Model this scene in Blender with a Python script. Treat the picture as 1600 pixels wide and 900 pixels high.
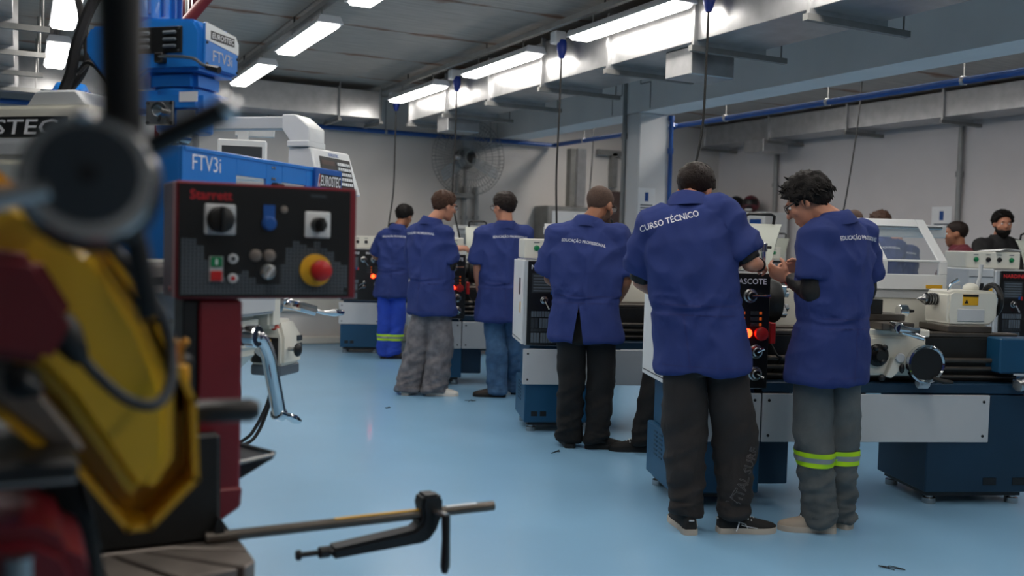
import bpy, bmesh, math, random
from mathutils import Vector, Matrix, noise
from mathutils.bvhtree import BVHTree
random.seed(7)
for o in list(bpy.data.objects): bpy.data.objects.remove(o)
S = bpy.context.scene
C = S.collection
V = Vector
PI = math.pi
# ------------------------------------------------------------------ camera
YAW, PITCH, ROLL = math.radians(27.22), math.radians(-2.683), math.radians(1.544)
fw = V((math.sin(YAW)*math.cos(PITCH), math.cos(YAW)*math.cos(PITCH), math.sin(PITCH)))
rt = V((math.cos(YAW), -math.sin(YAW), 0)); up = rt.cross(fw)
r2 = rt*math.cos(ROLL)+up*math.sin(ROLL); u2 = up*math.cos(ROLL)-rt*math.sin(ROLL)
cd = bpy.data.cameras.new('camera'); cam = bpy.data.objects.new('camera', cd); C.objects.link(cam)
cam.matrix_world = Matrix(((r2.x,u2.x,-fw.x,0),(r2.y,u2.y,-fw.y,0),(r2.z,u2.z,-fw.z,1.35),(0,0,0,1)))
cd.sensor_width = 36; cd.lens = 36*1499.8/1600; cd.clip_start = .05
cd.dof.use_dof = True; cd.dof.focus_distance = 5.2; cd.dof.aperture_fstop = 2.0
S.camera = cam
# ------------------------------------------------------------------ world, exposure
W = bpy.data.worlds.new('world'); S.world = W; W.use_nodes = True
W.node_tree.nodes['Background'].inputs[0].default_value = (.6,.65,.7,1)
W.node_tree.nodes['Background'].inputs[1].default_value = .05
S.view_settings.view_transform = 'Standard'; S.view_settings.look = 'None'
S.view_settings.gamma = 1; S.view_settings.use_curve_mapping = False
S.view_settings.exposure = 0.82
LAMP = 11.0                                   # emission of the fluorescent diffusers
# ------------------------------------------------------------------ materials
MATS = {}
def srgb(c):
    if isinstance(c, str): c = [int(c[i:i+2],16)/255 for i in (0,2,4)]
    return tuple(x/12.92 if x<=.04045 else ((x+.055)/1.055)**2.4 for x in c)
def mat(name, col, rough=.5, metal=0, var=.12, scale=6, bump=0, bscale=60, emit=0, alpha=1, trans=0, stretch=None, col2=None, coat=0, sheen=0, spec=.5):
    if name in MATS: return MATS[name]
    m = bpy.data.materials.new(name); m.use_nodes = True; N = m.node_tree.nodes; L = m.node_tree.links
    b = N['Principled BSDF']; c = srgb(col)
    b.inputs['Roughness'].default_value = rough; b.inputs['Metallic'].default_value = metal
    tc = N.new('ShaderNodeTexCoord'); mp = N.new('ShaderNodeMapping'); L.new(tc.outputs['Object'], mp.inputs[0])
    if stretch: mp.inputs['Scale'].default_value = stretch
    nz = N.new('ShaderNodeTexNoise'); nz.inputs['Scale'].default_value = scale; nz.inputs['Detail'].default_value = 5; L.new(mp.outputs[0], nz.inputs[0])
    rp = N.new('ShaderNodeValToRGB'); L.new(nz.outputs[0], rp.inputs[0])
    d = srgb(col2) if col2 else tuple(x*(1-var) for x in c)
    h = c if col2 else tuple(min(1,x*(1+var)) for x in c)
    rp.color_ramp.elements[0].position = .3; rp.color_ramp.elements[1].position = .7
    rp.color_ramp.elements[0].color = (*d,1); rp.color_ramp.elements[1].color = (*h,1)
    L.new(rp.outputs[0], b.inputs['Base Color'])
    if bump:
        n2 = N.new('ShaderNodeTexNoise'); n2.inputs['Scale'].default_value = bscale; n2.inputs['Detail'].default_value = 4; L.new(mp.outputs[0], n2.inputs[0])
        bp = N.new('ShaderNodeBump'); bp.inputs['Strength'].default_value = bump; bp.inputs['Distance'].default_value = .01; L.new(n2.outputs[0], bp.inputs['Height']); L.new(bp.outputs[0], b.inputs['Normal'])
    if emit:
        b.inputs['Emission Color'].default_value = (*c,1); b.inputs['Emission Strength'].default_value = emit
    if trans: b.inputs['Transmission Weight'].default_value = trans; b.inputs['IOR'].default_value = 1.08
    if alpha < 1: b.inputs['Alpha'].default_value = alpha
    if coat: b.inputs['Coat Weight'].default_value = coat; b.inputs['Coat Roughness'].default_value = .1
    b.inputs['Specular IOR Level'].default_value = spec
    if sheen: b.inputs['Sheen Weight'].default_value = sheen
    MATS[name] = m; return m
M = dict(
 floor=mat('blue_epoxy','88B8DB',.3,0,.05,1.2,.02,9,coat=.25),
 wall=mat('painted_wall','CCC8C4',.75,0,.03,2,.06,30),
 wallr=mat('painted_block_wall','D0CCCC',.75,0,.03,2,.06,30),
 kerb=mat('cream_kerb','D4CFC4',.6,0,.04,3),
 slab=mat('precast_concrete','A19A92',.55,.0,.16,5,.25,40,stretch=(.6,5,1)),
 rust=mat('rusty_joint','8A6248',.8,0,.4,9,stretch=(.4,4,1)),
 beam=mat('grey_painted_concrete','E2E3E3',.7,0,.05,2,.05,25),
 column=mat('white_painted_concrete','D8D9DA',.7,0,.04,2,.05,25),
 galv=mat('galvanised_steel','B4B5B6',.32,.75,.12,9,.03,20),
 galvd=mat('dull_galvanised_steel','8B8B89',.5,.6,.12,9),
 blackrail=mat('dark_cable_rail','3A3A3A',.6,.3),
 lamp=mat('fluorescent_diffuser','FFF8F0',.4,0,0,emit=LAMP),
 fixture=mat('white_fixture','C9CBCE',.4,.1,.04),
 bluepipe=mat('blue_air_pipe','1C4F96',.35,0,.06),
 bluesock=mat('blue_plastic','16348C',.4,0,.05),
 cream=mat('cream_enamel','D8D7CC',.4,0,.04,3),
 lgrey=mat('light_grey_enamel','BFC3C6',.42,0,.05,3),
 white=mat('white_enamel','DCDFE0',.4,0,.03),
 navy=mat('petrol_blue_enamel','14496B',.4,0,.08,4),
 dnavy=mat('dark_petrol_enamel','0F3149',.45,0,.08,4),
 black=mat('black_plastic','101113',.45,0,.1),
 bpanel=mat('black_front_panel','0D0E10',.35,0,.1),
 dark=mat('dark_cast_iron','232424',.5,.4,.2,8,.1,50),
 iron=mat('oily_steel','5E5852',.4,.7,.2,9,.05,50),
 steel=mat('machined_steel','A9AAAA',.25,.95,.08,12),
 chrome=mat('chrome','D8DADC',.08,1,.02),
 tgrey=mat('label_grey','59636C',.5,0,.1),
 tdark=mat('label_dark','2B3238',.5,0,.1),
 red=mat('red_plastic','B41E1E',.4,0,.06),
 brightred=mat('bright_red_print','E03030',.6),
 redlamp=mat('red_lamp','FF3010',.4,0,0,emit=7),
 green=mat('green_button','0E7A4C',.35,0,.06),
 yellow=mat('warning_yellow','D9A51E',.5,0,.08),
 orange=mat('amber_led','C0541C',.4,0,.1,emit=.25),
 glass=mat('clear_polycarbonate','DDE6EA',.06,0,0,alpha=.22),
 smoke=mat('clear_guard_pane','AEBFCB',.1,0,0,alpha=.2),
 blue=mat('bright_blue_enamel','1E78CE',.35,0,.07,4,coat=.2),
 blued=mat('blue_enamel_trim','1F57A6',.4,0,.06,4),
 sawred=mat('dark_red_enamel','6E1420',.4,0,.15,6,coat=.15),
 sawyel=mat('yellow_enamel','DDA81C',.4,0,.1,5,coat=.2),
 sawgrey=mat('worn_cast_grey','7B736D',.5,.5,.2,8),
 rubber=mat('black_rubber','0B0B0C',.6,0,.1),
 paper=mat('white_paper','E8EAEC',.8,0,.02),
 brown=mat('brown_door','4A3A36',.6,0,.1),
 brass=mat('brass','A8792C',.35,.8,.1),
 pink=mat('pink_red_label','C9584F',.6),
 coat=mat('blue_work_coat','2F3D75',.9,0,.1,5,.35,420,spec=.25),
 coatd=mat('blue_coat_seam','28326C',.85,0,.08,6),
 letter=mat('white_print','DDE0EA',.8,0,.02),
 skin=mat('skin','B98066',.55,0,.08,12,.05,300),
 skind=mat('tan_skin','9A674C',.55,0,.08,12,.05,300),
 hairb=mat('black_hair','100D0C',.6,0,.35,60,.5,160,spec=.2),
 hairbr=mat('brown_hair','3F2A1F',.5,0,.35,60,.5,160,spec=.2),
 haird=mat('dark_brown_hair','1F1613',.5,0,.35,60,.5,160,spec=.2),
 stub=mat('shaved_hair','4B382E',.8,0,.25,120,.2,400),
)
def seam_stain(m):
    # brown damp stains along the slab joints (joints every 1.265 m in y)
    N=m.node_tree.nodes; L=m.node_tree.links; b=N['Principled BSDF']; src=b.inputs['Base Color'].links[0].from_socket
    tc=N.new('ShaderNodeTexCoord'); sx=N.new('ShaderNodeSeparateXYZ'); L.new(tc.outputs['Object'],sx.inputs[0])
    def mth(op,a,c):
        n=N.new('ShaderNodeMath'); n.operation=op
        for i,v in enumerate((a,c)):
            if isinstance(v,(int,float)): n.inputs[i].default_value=v
            else: L.new(v,n.inputs[i])
        return n.outputs[0]
    d=mth('PINGPONG',mth('SUBTRACT',sx.outputs[1],8.17),.6325)
    nz=N.new('ShaderNodeTexNoise'); nz.inputs['Scale'].default_value=2.2; nz.inputs['Detail'].default_value=6; L.new(tc.outputs['Object'],nz.inputs[0])
    w=mth('MULTIPLY',mth('MAXIMUM',mth('SUBTRACT',nz.outputs[0],.38),0),.45)
    f=mth('MINIMUM',mth('MULTIPLY',mth('MAXIMUM',mth('SUBTRACT',w,d),0),16),.75)
    mx=N.new('ShaderNodeMix'); mx.data_type='RGBA'; L.new(f,mx.inputs[0]); L.new(src,mx.inputs[6]); mx.inputs[7].default_value=(*srgb('7A4E34'),1); L.new(mx.outputs[2],b.inputs['Base Color'])
seam_stain(M['slab'])
# ------------------------------------------------------------------ mesh helpers
class MB:
    def __init__(s, M=None): s.v=[]; s.f=[]; s.M=M
    def add(s, Vs, F):
        o=len(s.v)
        s.v += [tuple(s.M@V(p)) for p in Vs] if s.M else [tuple(p) for p in Vs]
        s.f += [tuple(i+o for i in f) for f in F]; return s
    def box(s,x0,x1,y0,y1,z0,z1):
        return s.add([(x0,y0,z0),(x1,y0,z0),(x1,y1,z0),(x0,y1,z0),(x0,y0,z1),(x1,y0,z1),(x1,y1,z1),(x0,y1,z1)],
            [(0,3,2,1),(4,5,6,7),(0,1,5,4),(1,2,6,5),(2,3,7,6),(3,0,4,7)])
    def loft(s, rings, cap=True, closed=True):
        n=len(rings[0]); Vs=[p for r in rings for p in r]; F=[]
        for i in range(len(rings)-1):
            for j in range(n if closed else n-1):
                k=(j+1)%n; F.append((i*n+j,i*n+k,(i+1)*n+k,(i+1)*n+j))
        if cap: F.append(tuple(range(n-1,-1,-1))); F.append(tuple((len(rings)-1)*n+j for j in range(n)))
        return s.add(Vs,F)
    def lathe(s, prof, o=(0,0,0), ax=(0,0,1), n=18):
        ax=V(ax).normalized(); a=V((1,0,0)) if abs(ax.x)<.9 else V((0,1,0)); u=ax.cross(a).normalized(); w=ax.cross(u); o=V(o)
        return s.loft([[o+ax*h+(u*math.cos(2*PI*j/n)+w*math.sin(2*PI*j/n))*max(r,1e-4) for j in range(n)] for r,h in prof])
    def cyl(s,p0,p1,r0,r1=None,n=14):
        p0=V(p0);p1=V(p1); d=p1-p0
        return s.lathe([(r0,0),(r0 if r1 is None else r1,d.length)],p0,d,n)
    def tube(s,pts,r,n=8):
        pts=[V(p) for p in pts]; rings=[]; u=None
        for i,p in enumerate(pts):
            t=(pts[min(i+1,len(pts)-1)]-pts[max(i-1,0)]).normalized()
            if u is None: u=t.orthogonal().normalized()
            else: u=(u-t*u.dot(t)).normalized()
            w=t.cross(u); rr=r[i] if isinstance(r,(list,tuple)) else r
            rings.append([p+(u*math.cos(2*PI*j/n)+w*math.sin(2*PI*j/n))*rr for j in range(n)])
        return s.loft(rings)
    def prism(s,poly,ax,a,b):
        f={'x':lambda p,h:(h,p[0],p[1]),'y':lambda p,h:(p[0],h,p[1]),'z':lambda p,h:(p[0],p[1],h)}[ax]
        return s.loft([[f(p,a) for p in poly],[f(p,b) for p in poly]])
    def sphere(s,c,r,n=14,m=9,B=None):
        c=V(c); r=(r,r,r) if not hasattr(r,'__len__') else r; rings=[]
        for i in range(m+1):
            t=PI*(i+.02)/(m+.04)
            ring=[V((r[0]*math.sin(t)*math.cos(2*PI*j/n),r[1]*math.sin(t)*math.sin(2*PI*j/n),-r[2]*math.cos(t))) for j in range(n)]
            rings.append([c+(B@p if B else p) for p in ring])
        return s.loft(rings)
    def build(s,name,m,par=None,bev=0,seg=1,ang=35,smooth=True):
        me=bpy.data.meshes.new(name); me.from_pydata(s.v,[],s.f)
        bm=bmesh.new(); bm.from_mesh(me); bmesh.ops.recalc_face_normals(bm,faces=bm.faces)
        if bev:
            es=[e for e in bm.edges if len(e.link_faces)==2 and e.calc_face_angle(0)>.6]
            bmesh.ops.bevel(bm,geom=es,offset=bev,segments=seg,affect='EDGES',clamp_overlap=True)
        bm.to_mesh(me); bm.free()
        if smooth:
            me.polygons.foreach_set('use_smooth',[True]*len(me.polygons)); me.set_sharp_from_angle(angle=math.radians(ang))
        me.materials.append(M[m] if isinstance(m,str) else m)
        o=bpy.data.objects.new(name,me); C.objects.link(o)
        if par: o.parent=par
        return o
def bez(pts, n=6):
    """Catmull-Rom through points"""
    P=[V(p) for p in pts]; P=[P[0]*2-P[1]]+P+[P[-1]*2-P[-2]]; out=[]
    for i in range(1,len(P)-2):
        for k in range(n):
            t=k/n; a,b,c,d=P[i-1],P[i],P[i+1],P[i+2]
            out.append(.5*((2*b)+(c-a)*t+(2*a-5*b+4*c-d)*t*t+(3*b-a-3*c+d)*t**3))
    return out+[P[-2]]
def box(name,m,par,x0,x1,y0,y1,z0,z1,bev=0,seg=1): return MB().box(x0,x1,y0,y1,z0,z1).build(name,m,par,bev,seg)
def cyl(name,m,par,p0,p1,r0,r1=None,n=14,bev=0): return MB().cyl(p0,p1,r0,r1,n).build(name,m,par,bev)
def tag(o,label,cat,group=None):
    o['label']=label; o['category']=cat
    if group: o['group']=group
    return o
def thing(name,label,cat,loc=(0,0,0),rz=0,group=None):
    o=bpy.data.objects.new(name,None); o.empty_display_size=.1; C.objects.link(o); o.location=loc; o.rotation_euler=(0,0,rz)
    return tag(o,label,cat,group)
def struct(o): o['kind']='structure'; return o
def copy_tree(o,par=None):
    c=o.copy(); C.objects.link(c); c.parent=par
    for ch in list(o.children): copy_tree(ch,c)
    return c
_tc={}
def text_mesh(s,bold=.0,res=2):
    """unit-size lettering: list of verts and faces, centred, height-1 font"""
    if (s,bold) in _tc: return _tc[(s,bold)]
    cu=bpy.data.curves.new('t','FONT'); cu.body=s; cu.size=1; cu.resolution_u=res; cu.offset=bold; cu.align_x='CENTER'; cu.fill_mode='FRONT'
    ob=bpy.data.objects.new('t',cu); C.objects.link(ob); dg=bpy.context.evaluated_depsgraph_get()
    me=bpy.data.meshes.new_from_object(ob.evaluated_get(dg)); vs=[v.co.copy() for v in me.vertices]; fs=[tuple(p.vertices) for p in me.polygons]
    bpy.data.objects.remove(ob); bpy.data.curves.remove(cu); bpy.data.meshes.remove(me)
    x0=min(v.x for v in vs);x1=max(v.x for v in vs);y0=min(v.y for v in vs);y1=max(v.y for v in vs)
    vs=[V((v.x-(x0+x1)/2,v.y-(y0+y1)/2,0)) for v in vs]
    _tc[(s,bold)]=(vs,fs,x1-x0,y1-y0); return _tc[(s,bold)]
def outline_mesh(s):
    cu=bpy.data.curves.new('t','FONT'); cu.body=s; cu.size=1; cu.resolution_u=1; cu.fill_mode='NONE'; cu.bevel_depth=.014; cu.bevel_resolution=0; cu.align_x='CENTER'
    ob=bpy.data.objects.new('t',cu); C.objects.link(ob); dg=bpy.context.evaluated_depsgraph_get()
    me=bpy.data.meshes.new_from_object(ob.evaluated_get(dg)); vs=[v.co.copy() for v in me.vertices]; fs=[tuple(p.vertices) for p in me.polygons]
    bpy.data.objects.remove(ob); bpy.data.curves.remove(cu); bpy.data.meshes.remove(me)
    x0=min(v.x for v in vs);x1=max(v.x for v in vs);y0=min(v.y for v in vs);y1=max(v.y for v in vs)
    return [V((v.x-(x0+x1)/2,v.y-(y0+y1)/2,v.z)) for v in vs],fs,x1-x0,y1-y0
def raw(name,vs,fs,m,par):
    me=bpy.data.meshes.new(name); me.from_pydata([tuple(v) for v in vs],[],fs); me.materials.append(M[m] if isinstance(m,str) else m)
    o=bpy.data.objects.new(name,me); C.objects.link(o)
    if par: o.parent=par
    return o
def text(s,m,par,c,right,upv,width,height=None,bold=.0,slant=0,name='lettering',off=.0008):
    vs,fs,w,h=text_mesh(s,bold); r=V(right).normalized(); u=V(upv).normalized(); n=r.cross(u); c=V(c)
    sx=width/w; sy=(height/h) if height else sx
    return raw(name,[c+r*((v.x+slant*v.y)*sx)+u*(v.y*sy)+n*off for v in vs],fs,m,par)
# ------------------------------------------------------------------ room shell
X0,X1,Y0,Y1,ZC = -5.0,9.77,-3.5,12.0,3.2
struct(MB().box(X0-.2,X1+.2,Y0-.2,Y1+.2,-.2,0).build('floor','floor'))
struct(MB().box(X0-.2,X1+.2,Y1,Y1+.2,0,3.5).build('wall_back','wall'))
struct(MB().box(X1,X1+.2,Y0-.2,Y1,0,3.5).build('wall_right','wallr'))
struct(MB().box(X0-.2,X0,Y0-.2,Y1,0,3.5).build('wall_left','wall'))
struct(MB().box(X0,X1,Y0-.2,Y0,0,3.5).build('wall_front','wall'))
ceil=struct(MB().box(X0,X1,Y0,Y1,ZC+.06,ZC+.2).build('ceiling','rust'))
seams=[8.17-1.265*k for k in range(-4,11)]
ys=sorted([Y0]+[y for y in seams if Y0+.1<y<Y1-.1]+[Y1])
for a,b in zip(ys,ys[1:]):
    for xa,xb in ((X0,2.06),(2.06,5.87),(6.27,X1)):
        MB().box(xa+.004,xb-.004,a+.012,b-.012,ZC,ZC+.07).build('slab','slab',ceil,.006)
bm_=struct(MB().box(5.877,6.262,Y0,Y1,2.78,3.5).build('beam','beam'))
for y0,y1,z in ((8.37,8.56,3.08),(8.91,9.1,3.0)):       # cut joints where the beam sits on the column
    MB().box(5.873,5.88,y0,y1,z-.008,z).build('joint','tdark',bm_)
MB().box(5.873,5.88,8.37,8.376,2.8,3.08).build('joint','tdark',bm_)
MB().box(5.873,5.88,9.094,9.1,2.8,3.0).build('joint','tdark',bm_)
MB().box(5.873,5.88,8.905,8.911,3.0,3.2).build('joint','tdark',bm_)
MB().box(5.873,5.88,8.555,8.561,3.08,3.2).build('joint','tdark',bm_)
struct(MB().box(5.885,6.27,8.565,8.91,0,2.78).build('column','column',None,.012))
struct(MB().box(X0,X1,Y1-.1,Y1,0,.1).build('baseboard_back','kerb',None,.015))
struct(MB().box(X0,X1,Y1-.06,Y1,.42,.62).build('trim_1','kerb',None,.01))
struct(MB().box(X1-.04,X1,Y0,Y1,0,.1).build('baseboard_right','kerb',None,.01))
# ------------------------------------------------------------------ light fittings
def light_fixture():
    t=thing('light_fixture','','light')
    MB().prism([(-.1,0),(.1,0),(.075,.055),(-.075,.055)],'y',-.67,.67).build('housing','fixture',t,.006)
    MB().prism([(-.088,.0),(.088,.0),(.07,-.022),(-.07,-.022)],'y',-.645,.645).build('diffuser','lamp',t)
    for s in (-1,1):
        MB().prism([(-.105,.002),(.105,.002),(.078,.06),(-.078,.06)],'y',s*.675-.012,s*.675+.012).build('end_cap','fixture',t,.004)
        MB().cyl((0,s*.45,.05),(0,s*.45,.149),.006).build('hanger','galvd',t)
    return t
proto=light_fixture(); first=True
def place_light(x,y,label,group,z=2.95):
    global first
    o=proto if first else copy_tree(proto); first=False
    o.location=(x,y,z); o['label']=label; o['group']=group
ROWY=[5.83+2.035*k for k in (-4,-3,-2,-1,0,1,2)]
ORD=('closest to the back wall','second from the back wall','third from the back wall','fourth from the back wall','fifth from the back wall','sixth from the back wall','seventh from the back wall')
for x,n in ((3.86,'lit fluorescent batten light by the long duct'),(2.06,'lit fluorescent batten light in the middle ceiling row'),(.3,'lit fluorescent batten light in the row beside the blue mills')):
    for q,y in enumerate(reversed(ROWY)):
        yy=y-.1 if x<3 else y
        if yy<(1 if x<1 else -1): continue
        place_light(x,yy,n+', '+ORD[q],n.replace('lit fluorescent batten light','lights'))
for x,n in ((6.95,'lit fluorescent batten light over the bay behind the grey beam')  ,):
    for q,y in enumerate((10.6,9.2,7.8,6.4,5.0,3.6,2.2)): place_light(x,y,n+', '+ORD[q],n.replace('lit fluorescent batten light','lights'),3.01)
def rail(x,label,z=3.12,w=.05):
    t=thing('cable_rail',label,'cable rail',(x,0,z))
    MB().box(-w/2,w/2,Y0+.1,11.0,-.02,.02).build('channel','galvd',t)
    for k in range(7): MB().cyl((0,-2+2.03*k,.02),(0,-2+2.03*k,.085),.008,n=8).build('hanger','blackrail',t)
rail(6.95,'metal rail carrying the lights behind the grey beam',3.18)
rail(3.86,'perforated metal rail carrying the lights along the long duct')
rail(2.06,'perforated metal rail carrying the middle row of lights')
rail(.3,'perforated metal rail carrying the lights by the milling machines')
# ------------------------------------------------------------------ air ducts
def duct(label,x0,x1,z0,z1,flY,bars=1,par_y=True,bar_side=1):
    t=thing('air_duct',label,'air duct',(x0,flY[0],z0)); w=x1-x0; h=z1-z0; y0=flY[0]
    for a,b in zip(flY,flY[1:]):
        MB().box(0,w,a-y0+.003,b-y0-.003,0,h).build('duct_section','galv',t,.004)
    for y in flY:
        f=MB()
        for (xa,xb,za,zb) in ((-.03,0,-.03,h+.03),(w,w+.03,-.03,h+.03),(0,w,-.03,0),(0,w,h,h+.03)): f.box(xa,xb,y-y0-.012,y-y0+.012,za,zb)
        f.build('flange','galv',t)
        if bars:
            MB().box(-.05,w+.22,y-y0-.02,y-y0+.02,-.07,-.032).build('support_bar','galvd',t)
            MB().cyl((w+.18,y-y0,-.05),(w+.18,y-y0,3.19-z0),.006,n=6).build('hanger_rod','galvd',t)
    return t
FL=[-3.2+1.06*k for k in range(0,13)]; FL=[10.56-1.06*k for k in range(12,-1,-1)]
d1=duct('long shiny galvanised air duct beside the row of lights with blue plugs',4.05,4.62,2.74,3.1,FL)
for y in (5.55,9.78):
    tag(MB().prism([(4.12,y-.15),(4.5,y-.15),(4.5,y+.15),(4.12,y+.15)],'z',2.55,2.74).build('air_outlet','galv',None,.006),
        'square galvanised outlet box under the long duct, '+('beside the grey beam' if y<8 else 'near the back wall fan'),'air outlet')
def duct_x(label,xs,y0,y1,z0,z1):
    t=thing('air_duct',label,'air duct',(xs[0],y0,z0)); w=y1-y0; h=z1-z0; x0=xs[0]
    for a,b in zip(xs,xs[1:]): MB().box(a-x0+.003,b-x0-.003,0,w,0,h).build('duct_section','galv',t,.004)
    for x in xs:
        f=MB()
        for (ya,yb,za,zb) in ((-.025,0,-.03,h+.02),(w,w+.03,-.03,h+.02),(0,w,-.03,0),(0,w,h,h+.02)): f.box(x-x0-.012,x-x0+.012,ya,yb,za,zb)
        f.build('flange','galv',t)
        MB().box(x-x0-.02,x-x0+.02,-.05,w+.05,-.065,-.032).build('support_bar','galvd',t)
        MB().cyl((x-x0,-.04,-.05),(x-x0,-.04,3.19-z0),.006,n=6).build('hanger_rod','galvd',t)
    return t
duct_x('galvanised air duct running along the back wall',[-4.8,-3.75,-2.6,-1.4,-.2,1.0,2.1,3.35,3.86],11.1,11.6,2.8,3.12)
duct('galvanised air duct over the second milling machine',-.62,-.04,2.74,3.1,[10.4-1.06*k for k in range(12,-1,-1)])
duct('galvanised air duct hung above the block wall side',9.15,9.6,2.88,3.16,[11.6-1.4*k for k in range(10,-1,-1)],bars=1,bar_side=0)
tag(MB().box(9.05,9.5,10.2,10.6,2.7,2.87).build('air_outlet','galv',None,.006),'square outlet box under the duct by the block wall','air outlet')
# ------------------------------------------------------------------ hanging power sockets with blue plugs
def power_drop(x,y,zb,label,dx=.05,grp='hanging power cords with blue plugs'):
    t=thing('power_drop',label,'power cord',(x,y,3.1),0,grp)
    MB().box(-.05,.05,-.05,.05,-.1,.0).build('socket_box','fixture',t,.008)
    p=MB().lathe([(.032,0),(.04,-.02),(.042,-.08),(.03,-.12),(.02,-.15)],(.02,-.03,-.07),(0,0,1),12).build('plug','bluesock',t)
    L=3.1-zb
    MB().tube(bez([(.02,-.03,-.2),(.015,-.03,-.2-(L-.2)*.35),(.01,-.02,-.2-(L-.2)*.7),(dx,.02,-L)]),.0085,6).build('cord','rubber',t)
power_drop(3.95,6.97,1.5,'black power cord with blue plug dropping towards the bearded man\'s lathe')
power_drop(3.95,9.1,1.3,'black power cord with blue plug dropping beside the brown haired man\'s head',.14)
power_drop(3.96,10.9,1.5,'black power cord with blue plug dropping behind the farthest worker',-.03)
power_drop(3.95,5.07,1.78,'black power cord with blue plug dropping behind the large lettered coat',-.03)
def cable(name,pts,r,label,m='rubber',cat='cable'):
    o=MB().tube(bez(pts,5),r,6); c=V(pts[0]); o.v=[(p[0]-c.x,p[1]-c.y,p[2]-c.z) for p in o.v]
    o=o.build(name,m); o.location=c; return tag(o,label,cat)
cable('drop_cable',[(7.3,6.85,3.2),(7.28,6.87,2.6),(7.2,6.9,1.9),(7.15,6.95,1.45)],.008,'thin black cord hanging in the far bay above the curly haired man')
cable('drop_cable',[(8.1,4.4,3.2),(7.9,4.85,2.3),(7.72,5.25,1.55),(7.68,5.32,1.28)],.01,'black cord slanting down to the cream control box of the right-hand lathe')
cable('drop_cable',[(6.95,11.2,3.2),(6.93,11.2,2.4),(6.88,11.2,1.7)],.008,'thin black cord hanging left of the brown door')
# ------------------------------------------------------------------ blue compressed air pipe
pp=thing('air_pipe','blue compressed-air pipe along beam and back wall','pipe',(6.7,0,2.74))
MB().tube([(0,Y0+.2,0),(0,11.82,0)],.03,10).build('pipe_run','bluepipe',pp)
MB().tube([(-11.5,11.85,0),(.03,11.85,0)],.03,10).build('pipe_run','bluepipe',pp)
MB().tube(bez([(0,9.0,0),(-.22,8.8,-.02),(-.4,8.53,-.1)]),.022,8).build('branch','bluepipe',pp)
MB().tube([(-.42,8.54,.02),(-.42,8.54,-2.0)],.024,8).build('drop_pipe','bluepipe',pp)
for z in (.0,-.35): MB().cyl((-.42,8.54,z-.03),(-.42,8.54,z+.03),.034).build('coupling','bluepipe',pp)
for k in range(8):
    y=.9+1.45*k
    MB().tube([(0,y,.03),(.0,y,.06),(.0,y,.42)],.006,6).build('hanger','galvd',pp); MB().cyl((0,y-.015,0),(0,y+.015,0),.038).build('clip','galv',pp)
for k in range(6):
    x=-1.0-1.5*k; MB().cyl((x-.015,11.85,0),(x+.015,11.85,0),.038).build('clip','galv',pp); MB().cyl((x,11.85,.03),(x,11.85,.4),.005,n=6).build('hanger','galvd',pp)
# ------------------------------------------------------------------ wall conduits, fan, signs, cabinets
def conduit(x,y,z0,z1,label,r=.02):
    t=thing('conduit',label,'conduit',(x,y,z0)); MB().cyl((0,0,0),(0,0,z1-z0),r).build('pipe_run',mat('grey_conduit','8E9090',.45,.2),t)
    for z in (.35,.8): MB().cyl((0,0,(z1-z0)*z-.03),(0,0,(z1-z0)*z+.03),r*1.5).build('coupling',mat('grey_conduit','8E9090'),t)
conduit(5.86,8.82,.0,3.18,'grey steel conduit running up the white column',.022)
conduit(9.72,10.67,0,2.86,'grey conduit on the block wall beside the helmet locker',.03)
conduit(9.72,7.61,0,2.86,'grey conduit on the block wall beside the paper notice',.03)
conduit(5.38,11.95,0,2.1,'grey conduit under the wall fan, left of a pair',.035)
conduit(5.56,11.95,0,2.1,'grey conduit under the wall fan, right of a pair',.03)
fan=thing('wall_fan','large round wall fan with wire guard and chrome motor below blue pipe','fan',(5.3,11.95,2.46))
MB().box(-.14,.14,-.16,.04,-.52,-.46).build('bracket','galvd',fan)
MB().cyl((-.06,-.06,-.5),(-.06,-.06,-.05),.025).build('arm','galvd',fan); MB().cyl((.06,-.06,-.5),(.06,-.06,-.05),.025).build('arm','galvd',fan)
MB().lathe([(.05,0),(.13,.02),(.15,.12),(.13,.2),(.06,.22)],(0,-.05,0),(0,-1,0),18).build('motor','dark',fan)
MB().sphere((-.16,-.3,.0),.045).build('hub','chrome',fan)
for k in range(3):
    a=2*PI*k/3+.5; b=MB(Matrix.Translation((0,-.3,0))@Matrix.Rotation(a,4,'Y'))
    b.loft([[(.06+.4*t-.0,-.02-.03*t,-.05-.08*t*(1-t)),(.06+.4*t,-.015-.03*t,-.05-.08*t*(1-t)),(.06+.4*t,.03,.05+.13*t*(1-t*.7)),(.06+.4*t,.025,.05+.13*t*(1-t*.7))] for t in (0,.3,.6,.85,1)]).build('blade','smoke',fan)
g=MB()
for R,y in ((.5,-.22),(.5,-.34),(.4,-.385),(.3,-.4),(.2,-.41),(.1,-.41)): g.tube([(R*math.cos(2*PI*j/36),y,R*math.sin(2*PI*j/36)) for j in range(37)],.004,5)
for k in range(60):
    a=2*PI*k/60; ca,sa=math.cos(a),math.sin(a); g.tube([(.08*ca,-.41,.08*sa),(.3*ca,-.4,.3*sa),(.42*ca,-.375,.42*sa),(.5*ca,-.34,.5*sa),(.5*ca,-.22,.5*sa),(.14*ca,-.16,.14*sa)],.0028,4)
g.build('guard','galvd',fan)['kind']='stuff'
ms=thing('steel_duct_post','bright galvanised post on the back wall near the hydrant cabinet','post',(7.1,11.9,0)); MB().box(-.02,.12,-.08,.1,1.9,2.72).build('profile','galv',ms); MB().box(-.1,-.02,-.02,.1,1.9,2.72).build('channel','galvd',ms)
hy=thing('hydrant_cabinet','grey wall cabinet with round red symbol sign','cabinet',(6.9,11.78,.55))
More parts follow.
